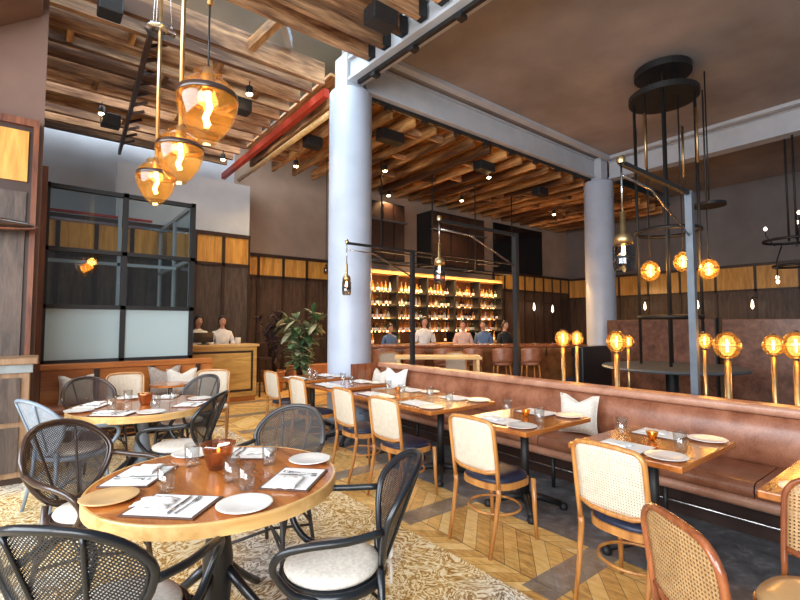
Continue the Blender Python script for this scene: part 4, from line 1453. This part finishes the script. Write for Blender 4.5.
def pendant(loc, ztop, label, rod, sc=1.0, cord=0.0, group='large amber glass pendants', power=7):
    t = thing('pendant_lamp', label, 'pendant lamp', loc, 0, group)
    s = sc
    MB().lathe([(0.05 * s, -0.195 * s), (0.058 * s, -0.178 * s), (0.085 * s, -0.15 * s), (0.128 * s, -0.085 * s), (0.155 * s, -0.01 * s), (0.163 * s, 0.04 * s), (0.15 * s, 0.09 * s), (0.11 * s, 0.14 * s), (0.075 * s, 0.165 * s), (0.08 * s, 0.19 * s), (0.055 * s, 0.205 * s)], n=36).build('glass_shade', 'amber', t)
    MB().lathe([(0.157 * s, 0.045 * s), (0.163 * s, 0.05 * s), (0.158 * s, 0.078 * s), (0.152 * s, 0.075 * s)], n=36).build('metal_band', 'brown_lacquer', t)
    MB().tube([(0, 0, 0.09 * s), (0.012 * s, 0, 0), (-0.01 * s, 0, -0.06 * s), (0.006, 0, -0.10 * s)], 0.016 * s, 6).build('filament', 'filament', t)
    MB().lathe([(0.03 * s, 0.10 * s), (0.04 * s, 0.17 * s), (0.022 * s, 0.225 * s), (0, 0.23 * s)], n=16).build('socket', 'brass', t)
    z0 = 0.22 * s
    if cord:
        MB().cyl((0, 0, z0), (0, 0, z0 + cord), 0.006, n=8).build('cord', 'black_metal', t)
    MB().cyl((0, 0, z0 + cord), (0, 0, ztop - loc[2]), 0.018 if rod else 0.006, n=10).build('rod', 'brass' if rod else 'black_metal', t)
    l = point((0, 0, -0.02), power)
    l.parent = t
    return t


pendant((0.78, 2.95, 2.90), 5.75, 'nearest and largest of the three amber glass pendants on brass rods', True, 1.13, 0.42)
pendant((0.815, 3.83, 2.86), 5.75, 'middle one of the three amber glass pendants on brass rods', True, 1.08)
pendant((0.80, 4.68, 2.86), 5.55, 'farthest of the three amber glass pendants, at the lower left', True, 1.05)
t = thing('ceiling_rose', 'small metal disc with hanging wires where the farthest big pendant is hung', 'ceiling rose', (0.80, 4.68, 4.32))
MB().lathe([(0.02, -0.02), (0.13, -0.02), (0.13, 0.0), (0.02, 0.01)], n=28).build('disc', 'steel', t)
for k in range(3):
    a = k * 2.1
    MB().cyl((0.10 * math.cos(a), 0.10 * math.sin(a), 0), (0.03 * math.cos(a), 0.03 * math.sin(a), 1.3), 0.004, n=6).build('wire', 'steel', t)

# ------------------------------------------------------------------ lamp frames behind banquette (gallows)


def gallows(px, y, z, reach, label, lamp_label, drop, thick):
    t = thing('lamp_frame', label, 'lamp frame', (px, y, 0), 0, 'black lamp frames behind the banquette')
    MB().box(-0.03, 0.03, -0.03, 0.03, 0, z).build('post', 'grey_metal' if thick else 'black_metal', t)
    MB().box(-reach, 0.03, -0.018, 0.018, z - 0.035, z).build('arm', 'black_metal', t)
    MB().tube([(-0.03, 0, z - 0.42), (-reach * 0.62, 0, z - 0.13), (-reach + 0.02, 0, z - 0.11)], 0.011, 6).build('brace', 'steel', t)
    MB().box(-0.1, 0.1, -0.1, 0.1, 0, 0.02).build('foot_plate', 'black_metal', t)
    p = thing('lantern_pendant', lamp_label, 'pendant lamp', (px - reach, y, z), 0, 'brass lantern pendants on black frames')
    p.scale = (1.3, 1.3, 1.0) if thick else (1.12, 1.12, 1.0)
    MB().lathe([(0.022, -0.02), (0.026, 0.0), (0.02, 0.035), (0, 0.04)], n=16).build('cap', 'brass', p)
    MB().cyl((0, 0, -0.02), (0, 0, -drop), 0.006, n=8).build('cord', 'steel', p)
    MB().lathe([(0.0, -drop + 0.0), (0.014, -drop), (0.016, -drop - 0.16), (0.036, -drop - 0.17), (0.05, -drop - 0.20), (0.054, -drop - 0.25), (0.0, -drop - 0.25)], n=20).build('socket', 'brass', p)
    MB().lathe([(0.05, -drop - 0.25), (0.058, -drop - 0.27), (0.058, -drop - 0.41), (0.05, -drop - 0.45)], n=20).build('smoked_shade', 'smoke', p)
    MB().lathe([(0.059, -drop - 0.34), (0.060, -drop - 0.34), (0.060, -drop - 0.36), (0.059, -drop - 0.36)], n=20).build('band', 'black_metal', p)
    MB().tube([(0, 0, -drop - 0.26), (0, 0, -drop - 0.33)], 0.010, 6).build('filament', 'filament', p)


gallows(4.78, 1.67, 2.80, 1.31, 'tall black lamp frame with grey post nearest the viewer behind the banquette', 'brass and smoked glass lantern hanging from the nearest black frame', 0.40, True)
gallows(4.80, 3.70, 2.72, 1.34, 'tall black lamp frame in the middle behind the banquette', 'brass lantern hanging from the middle black frame', 0.27, False)
gallows(4.68, 5.64, 2.74, 1.23, 'black lamp frame farthest along the banquette, by the round column', 'brass lantern hanging in front of the pale blue column', 0.32, False)

# ------------------------------------------------------------------ globe lamps


def globe_mesh(t, z, r, lit=True):
    MB().lathe([(r * 0.96 * math.cos(a), z + r * 1.12 * math.sin(a)) for a in [R(-78 + 156 * i / 14) for i in range(15)]], n=28).build('glass_globe', 'amber', t)
    MB().lathe([(r * 0.96, z - r * 0.05), (r * 0.975, z), (r * 0.96, z + r * 0.05)], n=28).build('middle_band', 'brass', t)
    MB().tube([(0, 0, z + r * 0.5), (r * 0.08, 0, z), (0, 0, z - r * 0.5)], r * 0.07, 6).build('filament', 'filament', t)
    MB().lathe([(0, z + r * 1.08), (r * 0.25, z + r * 1.08), (r * 0.2, z + r * 1.2), (0, z + r * 1.24)], n=12).build('cap', 'brown_lacquer', t)


def floor_globe(x, y, z, r, label, power=5):
    t = thing('globe_floor_lamp', label, 'floor lamp', (x, y, 0), 0, 'amber globe lamps on brass stems')
    globe_mesh(t, z, r)
    MB().lathe([(r * 0.2, z - r * 1.25), (r * 0.3, z - r * 1.0), (r * 0.3, z - r * 0.95)], n=16).build('cup', 'steel', t)
    MB().cyl((0, 0, 0.02), (0, 0, z - r * 1.2), r * 0.24, n=16).build('stem', 'brass', t)
    MB().lathe([(0, 0), (0.11, 0), (0.11, 0.015), (0.02, 0.02)], n=20).build('base', 'brass', t)
    l = point((0, 0, z), power); l.parent = t


floor_globe(4.80, 3.04, 1.385, 0.09, 'amber globe lamp left one of the pair left of the far column')
floor_globe(5.66, 3.38, 1.365, 0.088, 'amber globe lamp right one of the pair left of the far column')
floor_globe(4.90, 2.46, 1.36, 0.105, 'amber globe lamp in front of the suspended rack, larger of its pair')
floor_globe(7.6, 3.62, 1.27, 0.095, 'amber globe lamp behind the suspended rack, smaller of its pair')
floor_globe(6.6, 2.19, 1.34, 0.095, 'amber globe lamp just right of the grey post, smaller of its pair')
floor_globe(4.74, 1.40, 1.36, 0.108, 'largest amber globe lamp, right of the grey post behind the banquette')
floor_globe(6.03, 1.37, 1.33, 0.10, 'amber globe lamp left one of the pair at the right edge')
floor_globe(5.18, 1.02, 1.36, 0.108, 'amber globe lamp right one of the pair at the right edge')

# ------------------------------------------------------------------ suspended rack with round table
t = thing('suspended_rack', 'tall black suspended rack of rods and rings hung from a ceiling disc', 'hanging rack', (8.65, 3.38, 0))
MB().lathe([(0, 6.0), (0.46, 6.0), (0.46, 6.12), (0, 6.14)], n=36, smooth=False).build('ceiling_disc', 'black_metal', t)
MB().lathe([(0, 5.56), (0.56, 5.56), (0.56, 5.66), (0, 5.66)], n=36, smooth=False).build('lower_disc', 'black_metal', t)
for k in range(4):
    a = R(20 + 90 * k)
    MB().cyl((0.2 * math.cos(a), 0.2 * math.sin(a), 5.64), (0.2 * math.cos(a), 0.2 * math.sin(a), 6.02), 0.02, n=8).build('hanger', 'black_metal', t)
    MB().cyl((0.47 * math.cos(a), 0.47 * math.sin(a), 0.85), (0.47 * math.cos(a), 0.47 * math.sin(a), 5.58), 0.026, n=8).build('rod', 'black_metal', t)
for z, rr in ((3.18, 0.50), (1.68, 0.48)):
    MB().tube([(rr * math.cos(a), rr * math.sin(a), z) for a in [2 * PI * i / 40 for i in range(40)]], 0.035, 8, True).build('ring', 'black_metal', t)
for k in range(4):
    a = R(-10 + 90 * k)
    MB().cyl((0.55 * math.cos(a), 0.55 * math.sin(a), 4.55 - 0.3), (0.55 * math.cos(a), 0.55 * math.sin(a), 5.2), 0.022, n=8).build('brass_tube', 'brass', t)
    MB().cyl((0.55 * math.cos(a), 0.55 * math.sin(a), 2.7), (0.55 * math.cos(a), 0.55 * math.sin(a), 4.3), 0.006, n=6).build('wire', 'black_metal', t)
t = thing('round_counter', 'dark round counter standing under the suspended rack', 'counter', (8.65, 3.38, 0))
MB().lathe([(0, 0.78), (1.10, 0.78), (1.12, 0.80), (1.10, 0.83), (0, 0.83)], n=48, smooth=False).build('counter_top', 'grey_metal', t)
MB().lathe([(0.5, 0), (0.5, 0.06), (0.1, 0.1), (0.1, 0.78)], n=24).build('pedestal', 'black_metal', t)
for i, (x, y, z, lb) in enumerate(((8.18, 3.49, 2.46, 'left one'), (8.63, 3.14, 2.62, 'middle and highest one'), (8.75, 2.80, 2.47, 'right one, beside the grey post'))):
    t = thing('globe_pendant', f'amber globe pendant hung by the suspended rack, {lb}', 'pendant lamp', (x, y, z), 0, 'amber globe pendants by the rack')
    globe_mesh(t, 0, 0.155)
    MB().cyl((0, 0, 0.16), (0, 0, 1.1), 0.008, n=8).build('cord', 'black_metal', t)
    MB().cyl((0, 0, 1.1), (0, 0, 2.94 + (2.6 - z)), 0.014, n=8).build('rod', 'black_metal', t)
    l = point((0, 0, 0), 18); l.parent = t
o = MB().lathe([(0, 0), (0.26, 0), (0.26, 0.05), (0, 0.06)], n=30, smooth=False).build('hanging_disc', 'black_metal', loc=(9.35, 2.95, 3.66))
tag(o, 'black disc hung high right of the suspended rack', 'hanging disc')
o2 = MB().cyl((9.35, 2.95, 3.70), (9.35, 2.95, 6.15), 0.012, n=6).build('hanging_rod', 'black_metal')
tag(o2, 'thin black rod carrying the black disc right of the rack', 'rod')

# far right chandelier with small bulbs
t = thing('chandelier', 'dark chandelier with small round bulbs against the right wall', 'chandelier', (12.6, 2.45, 3.35))
MB().tube([(0.5 * math.cos(a), 0.5 * math.sin(a), 0) for a in [2 * PI * i / 30 for i in range(30)]], 0.03, 6, True).build('ring', 'black_metal', t)
MB().tube([(0.35 * math.cos(a), 0.35 * math.sin(a), -0.55) for a in [2 * PI * i / 30 for i in range(30)]], 0.03, 6, True).build('ring', 'black_metal', t)
for s in (-0.08, 0.08):
    MB().cyl((s, s, 0), (s, s, 2.80), 0.02, n=8).build('rod', 'black_metal', t)
rn = random.Random(4)
for k in range(7):
    a = k * 2 * PI / 7
    zb = [0.45, -0.75, 0.3, -0.9, 0.5, -0.7, -1.4][k]
    x, y = 0.45 * math.cos(a), 0.45 * math.sin(a)
    MB().tube([(0.3 * math.cos(a), 0.3 * math.sin(a), -0.1), (x, y, zb * 0.5), (x, y, zb)], 0.012, 6).build('arm', 'black_metal', t)
    MB().lathe([(0, -0.05), (0.025, -0.03), (0.035, 0.0), (0.025, 0.03), (0, 0.05)], (x, y, zb), 12).build('bulb', 'white_glow', t)
for i, (x, y, z) in enumerate([(17.3, 9.6, 2.25), (17.3, 7.6, 2.25), (17.3, 5.9, 2.25), (15.9, 10.5, 2.2), (17.3, 4.4, 2.2), (14.7, 10.5, 2.25)]):
    t = thing('candle_sconce', 'small teardrop bulb sconce on the dark panelled wall ' + ['next to the corner', 'right of the far column', 'behind the suspended rack', 'on the bar wall near the corner', 'under the black disc', 'on the bar wall behind the guests'][i], 'wall lamp', (x, y, z), 0, 'teardrop sconces on the dark walls')
    MB().lathe([(0, -0.18), (0.045, -0.10), (0.03, 0.05), (0, 0.14)], n=12).build('bulb', 'white_glow', t)
    dx, dy = (0.42, 0) if x > 17 else (0, 0.42)
    MB().tube([(0, 0, 0.14), (0, 0, 0.2), (dx, dy, 0.2)], 0.012, 6).build('bracket', 'black_metal', t)

# ------------------------------------------------------------------ mottled partition panels right
for i, (ya, yb_, lb) in enumerate(((3.45, 5.75, 'tall mottled brown leather screen behind the suspended rack'), (1.95, 3.32, 'tall mottled brown leather screen right of the grey post'))):
    t = thing('leather_screen', lb, 'screen', (11.0, (ya + yb_) / 2, 0), 0, 'mottled leather screens')
    h = (yb_ - ya) / 2
    MB().box(0, 0.08, -h, h, 0.06, 1.66).build('panel', 'panel_leather', t, bevel=0.01)
    MB().box(-0.03, 0.11, -h, h, 0, 0.06).build('base', 'black_metal', t)
    MB().box(-0.02, 0.10, -h - 0.03, -h, 0, 1.68).build('end_post', 'black_metal', t)

# ------------------------------------------------------------------ bar
BA, BB = Vector((5.5, 8.0, 0)), Vector((9.5, 5.48, 0))
dv = (BB - BA); BL = dv.length; dv.normalize()
nv = Vector((-dv.y, dv.x, 0))      # away from the camera
mb = Matrix(((dv.x, nv.x, 0, BA.x), (dv.y, nv.y, 0, BA.y), (0, 0, 1, 0), (0, 0, 0, 1)))
bar = thing('bar_counter', 'long bar counter with copper brown panelled front and dark top', 'bar counter')
rows = []
for k in range(25):
    x = BL * k / 24
    rows.append([mb @ Vector((x, 0.28 - 0.28 * (z / 1.06) ** 1.6, z)) for z in [1.06 * j / 8 for j in range(9)]])
MB().grid(rows).build('front_panel', 'copper_panel', bar, solid=0.02)
MB().box(0, BL, 0.3, 0.75, 0, 1.04, mb).build('carcass', 'espresso', bar)
MB().box(-0.05, BL + 0.05, -0.06, 0.80, 1.06, 1.11, mb).build('counter_top', 'mahogany', bar, bevel=0.01)
for k in range(8):
    MB().box(BL * (k + 0.5) / 8 - 0.012, BL * (k + 0.5) / 8 + 0.012, -0.02, 0.02, 0.85, 1.05, mb).build('seam_strip', 'espresso', bar)
t = thing('booth', 'black upholstered booth end with rounded corner left of the far column', 'booth', (0, 0, 0))
poly = [(8.6, 0.0), (9.75, 0.0), (9.75, 0.9), (9.70, 1.02), (9.60, 1.10), (8.6, 1.10)]
MB().prism(poly, 5.0, 5.25).build('back', 'black_lacquer', t, bevel=0.03)
MB().box(8.65, 9.25, 5.25, 5.45, 0, 0.45).build('seat', 'navy', t, bevel=0.03)


# bar stools
st = thing('leather_bar_stool', '', 'stool', (0, 0, 0), 0, 'brown leather bar stools')
rows = []
for i in range(7):
    z = 0.76 + 0.30 * i / 6
    rows.append([(0.21 * math.sin(a), -0.19 * math.cos(a) * 1.0, z + 0.02 * math.cos(a * 2)) for a in [R(-80 + 160 * k / 12) for k in range(13)]])
MB().grid(rows).build('backrest', 'leather', st, solid=0.03)
MB().lathe([(0, 0.70), (0.19, 0.70), (0.205, 0.73), (0.19, 0.77), (0, 0.78)], n=24).build('seat', 'leather', st)
for sx in (-1, 1):
    for sy in (-1, 1):
        MB().tube([(sx * 0.13, sy * 0.13, 0.70), (sx * 0.18, sy * 0.18, 0)], [0.018, 0.013], 6).build('leg', 'beech', st)
MB().tube([(0.165 * math.cos(a), 0.165 * math.sin(a), 0.28) for a in [2 * PI * i / 20 for i in range(20)]], 0.01, 6, True).build('foot_ring', 'brass', st)
SS = Stock(st)
bang = math.atan2(nv.y, nv.x) - PI / 2
for i in range(6):
    p = mb @ Vector((0.25 + i * 0.62, -0.32, 0))
    SS.put(p, bang, f'brown leather bar stool, {ORD[i]} from the left along the bar counter')
# tan communal tables between banquette and bar
ct = thing('communal_table', 'long tan wooden high table behind the banquette, left of the middle lamp frame', 'table', (5.55, 6.0, 0), R(-40))
MB().box(-0.75, 0.75, -0.28, 0.28, 0.95, 1.00).build('tabletop', 'rim_wood', ct, bevel=0.006)
for sx in (-1, 1):
    for sy in (-1, 1):
        MB().bar((sx * 0.68, sy * 0.22, 0.95), (sx * 0.70, sy * 0.24, 0), 0.05, 0.05).build('leg', 'rim_wood', ct)
MB().bar((-0.7, 0, 0.3), (0.7, 0, 0.3), 0.04, 0.05).build('stretcher', 'rim_wood', ct)
cs = Stock(cane_chair('beech', 'cream_cane', 'leather', '', True, 1.02, name='brown_lounge_chair', group='chairs at the tan high table'))
cs.put((5.2, 6.9, 0), R(150), 'wooden chair with rounded back at the far side of the tan high table, left one')
cs.put((6.2, 6.1, 0), R(150), 'wooden chair with rounded back at the far side of the tan high table, right one')

# guests and bartender: seen above the counter


def atbar(x, dy): return mb @ Vector((x, dy, 0))


person(atbar(1.35, 1.35), bang + 0.1, 'white_shirt', 'bartender in a white shirt standing behind the bar counter', arms='side')
person(atbar(2.35, 1.5), bang - 0.3, 'pink_shirt', 'person in a pale pink top behind the bar, left of the middle post', arms='side', sc=0.95)
person(atbar(2.9, 1.6), bang - 0.5, 'blue_shirt', 'person in a blue top behind the bar, right of the middle post', arms='side', sc=0.95)
person(atbar(3.45, 1.6), bang + 0.4, 'black_shirt', 'person in a black top behind the bar, rightmost guest', arms='side', sc=0.95)
person(atbar(0.55, 1.9), bang + 0.4, 'blue_shirt', 'person in a dark blue top behind the bar, left of the bartender', arms='side', sc=0.9)

# back bar shelves
SX0, SX1, SY = 6.9, 12.7, 10.55
bb = thing('back_bar', 'tall black shelving unit of lit bottles on the bar wall', 'shelving', (0, 0, 0))
MB().box(SX0, SX1, SY + 0.22, SY + 0.28, 0.95, 3.1).build('back_panel', 'copper_panel', bb)
fr = []
for z in (1.34, 1.72, 2.10, 2.48):
    MB().box(SX0, SX1, SY - 0.16, SY + 0.22, z - 0.03, z).build('shelf', 'black_metal', bb)
    MB().box(SX0 + 0.05, SX1 - 0.05, SY + 0.17, SY + 0.20, z + 0.001, z + 0.035).build('light_strip', 'strip_glow', bb)
MB().box(SX0, SX1, SY - 0.20, SY + 0.24, 2.98, 3.08).build('top_beam', 'rim_wood', bb)
MB().box(SX0, SX1, SY - 0.35, SY + 0.22, 0, 0.95).build('base_cabinet', 'espresso', bb)
MB().box(SX0 - 0.03, SX1 + 0.03, SY - 0.40, SY + 0.24, 0.95, 1.0).build('worktop', 'rim_wood', bb)
for i in range(6):
    x = SX0 + (SX1 - SX0) * i / 5
    MB().box(x - 0.03, x + 0.03, SY - 0.17, SY + 0.22, 1.0, 3.0).build('upright', 'black_metal', bb)
# bottles
BM = []
for nm, c in (('amber', (0.75, 0.33, 0.06)), ('clear', (0.8, 0.78, 0.72)), ('green', (0.10, 0.17, 0.06)), ('dark', (0.08, 0.03, 0.015)), ('gold', (0.85, 0.55, 0.14))):
    m = new_mat('bottle_' + nm)
    tt = NT(m)
    tr = tt.n('ShaderNodeBsdfTransparent'); tr.inputs[0].default_value = (*[min(1, q * 1.1) for q in c], 1)
    pb = tt.bsdf(c, 0.12)
    mx = tt.n('ShaderNodeMixShader'); mx.inputs[0].default_value = 0.55
    tt.t.links.new(tr.outputs[0], mx.inputs[1]); tt.t.links.new(pb, mx.inputs[2])
    tt.done(mx.outputs[0])
    M['bottle_' + nm] = m
    BM.append((nm, 'bottle_' + nm))
profs = [[(0, 0), (0.038, 0), (0.04, 0.01), (0.04, 0.18), (0.015, 0.22), (0.014, 0.29), (0, 0.29)],
         [(0, 0), (0.048, 0), (0.05, 0.01), (0.05, 0.13), (0.03, 0.17), (0.015, 0.19), (0.015, 0.25), (0, 0.25)],
         [(0, 0), (0.035, 0), (0.037, 0.01), (0.037, 0.14), (0.032, 0.19), (0.014, 0.25), (0.013, 0.32), (0, 0.32)]]
stocks = []
for ci, (cn, cm_) in enumerate(BM):
    for pi_, pf in enumerate(profs):
        b = thing('bottle', '', 'bottle')
        MB().lathe(pf, n=12).build('glass_body', cm_, b)
        MB().lathe([(pf[2][0] + 0.001, 0.04), (pf[2][0] + 0.0025, 0.045), (pf[2][0] + 0.0025, 0.12), (pf[2][0] + 0.001, 0.125)], n=12).build('paper_label', 'cream' if (ci + pi_) % 3 else 'paper', b)
        MB().lathe([(0, pf[-1][1] - 0.03), (0.017, pf[-1][1] - 0.03), (0.017, pf[-1][1] + 0.005), (0, pf[-1][1] + 0.005)], n=10).build('cap', 'black_metal' if ci % 2 else 'brass', b)
        stocks.append((cn, ['slim', 'squat', 'tall'][pi_], Stock(b)))
rn = random.Random(11)
rownames = ['on the lowest lit shelf', 'on the second lit shelf from below', 'on the third lit shelf from below', 'on the top lit shelf']
for ri, z in enumerate((1.34, 1.72, 2.10, 2.48)):
    x = SX0 + 0.12
    while x < SX1 - 0.1:
        if min(abs(x - (SX0 + (SX1 - SX0) * q / 5)) for q in range(6)) > 0.085:
            cn, sh, s_ = stocks[rn.randrange(len(stocks))]
            s_.put((x, SY + rn.uniform(-0.05, 0.04), z), 0, f'{cn} {sh} bottle standing {rownames[ri]} behind the bar', 'bottles ' + rownames[ri])
        x += 0.135 + rn.random() * 0.02
# added area lamps for warm light on the bottles, no fixtures built
for x in (7.9, 9.8, 11.7):
    l = area('shelf_fill_light', (x, SY - 0.5, 3.2), (R(-20), 0, 0), 1.6, 0.1, 75, (1, 0.58, 0.24))
# hanging upper shelf cages
for (xa, xb, za, zb, lb) in ((7.05, 8.25, 3.35, 5.0, 'black hanging shelf cage above the bottles, left one by the near column'), (9.3, 11.7, 3.35, 5.05, 'wide black hanging cabinet above the bottles, middle one')):
    t = thing('hanging_cabinet', lb, 'cabinet', (0, 0, 0), 0, 'black cabinets above the bar shelves')
    MB().box(xa, xb, 10.3, 10.99, za, zb).build('body', 'black_metal', t)
    n = 3
    for k in range(n):
        w = (xb - xa) / n
        MB().box(xa + k * w + 0.03, xa + (k + 1) * w - 0.03, 10.275, 10.299, za + 0.05, zb - 0.05).build('door', 'espresso', t)
    MB().box(xa - 0.04, xb + 0.04, 10.2, 10.3, za - 0.06, za).build('lower_rail', 'grey_metal', t)
    MB().box(xa - 0.04, xb + 0.04, 10.2, 10.3, za + 1.1, za + 1.14).build('upper_rail', 'grey_metal', t)
t = thing('television', 'large black wall screen on the bar wall right of the bottles', 'television', (14.35, 10.9, 4.4))
MB().box(-1.45, 1.45, -0.04, 0.04, -0.88, 0.88).build('screen', 'screen', t, bevel=0.01)
MB().box(-0.4, 0.4, 0.04, 0.09, -0.3, 0.3).build('bracket', 'black_metal', t)
# overhead glass rack rails above the bar
t = thing('overhead_rack', 'black metal frame of rails hung over the bar in front of the bottles', 'rack', (0, 0, 0))
for z in (3.05, 3.35):
    for dy in (0, 0.5):
        MB().bar((6.2, 8.6 + dy, z), (11.0, 8.6 + dy, z), 0.035, 0.035).build('rail', 'black_metal', t)
for x in (6.2, 7.8, 9.4, 11.0):
    MB().bar((x, 8.6, 3.05), (x, 8.6, 5.42), 0.025, 0.025).build('hanger', 'black_metal', t)
    MB().bar((x, 8.6, 3.05), (x, 9.1, 3.05), 0.03, 0.03).build('cross_rail', 'black_metal', t)
# small lit jars and glassware on the back bar worktop
for i in range(12):
    s_ = stocks[(i * 4) % len(stocks)]
    s_[2].put((SX0 + 0.3 + i * 0.46, SY - 0.15, 1.0), 0, f'{s_[0]} {s_[1]} bottle standing on the worktop below the bar shelves', 'bottles on the back bar worktop')
# table lamp style globes hung over the bar
for i, (x, y, z) in enumerate(((10.2, 7.2, 3.05), (12.5, 7.6, 2.9))):
    pass
# thin hanging wires with drop bulbs over the middle of the room (left of the near column)
for i, (x, y) in enumerate(((5.3, 9.6), (5.75, 9.4))):
    t = thing('drop_pendant', 'thin wire pendant with a small clear drop over the rubber plant, ' + ('left' if i == 0 else 'right') + ' one', 'pendant lamp', (x, y, 2.85), 0, 'drop pendants over the plant')
    MB().cyl((0, 0, 0.1), (0, 0, 3.0), 0.008, n=6).build('wire', 'black_metal', t)
    MB().lathe([(0, -0.12), (0.05, -0.08), (0.06, 0.02), (0.03, 0.08), (0.02, 0.14), (0, 0.15)], n=14).build('drop', 'smoke', t)
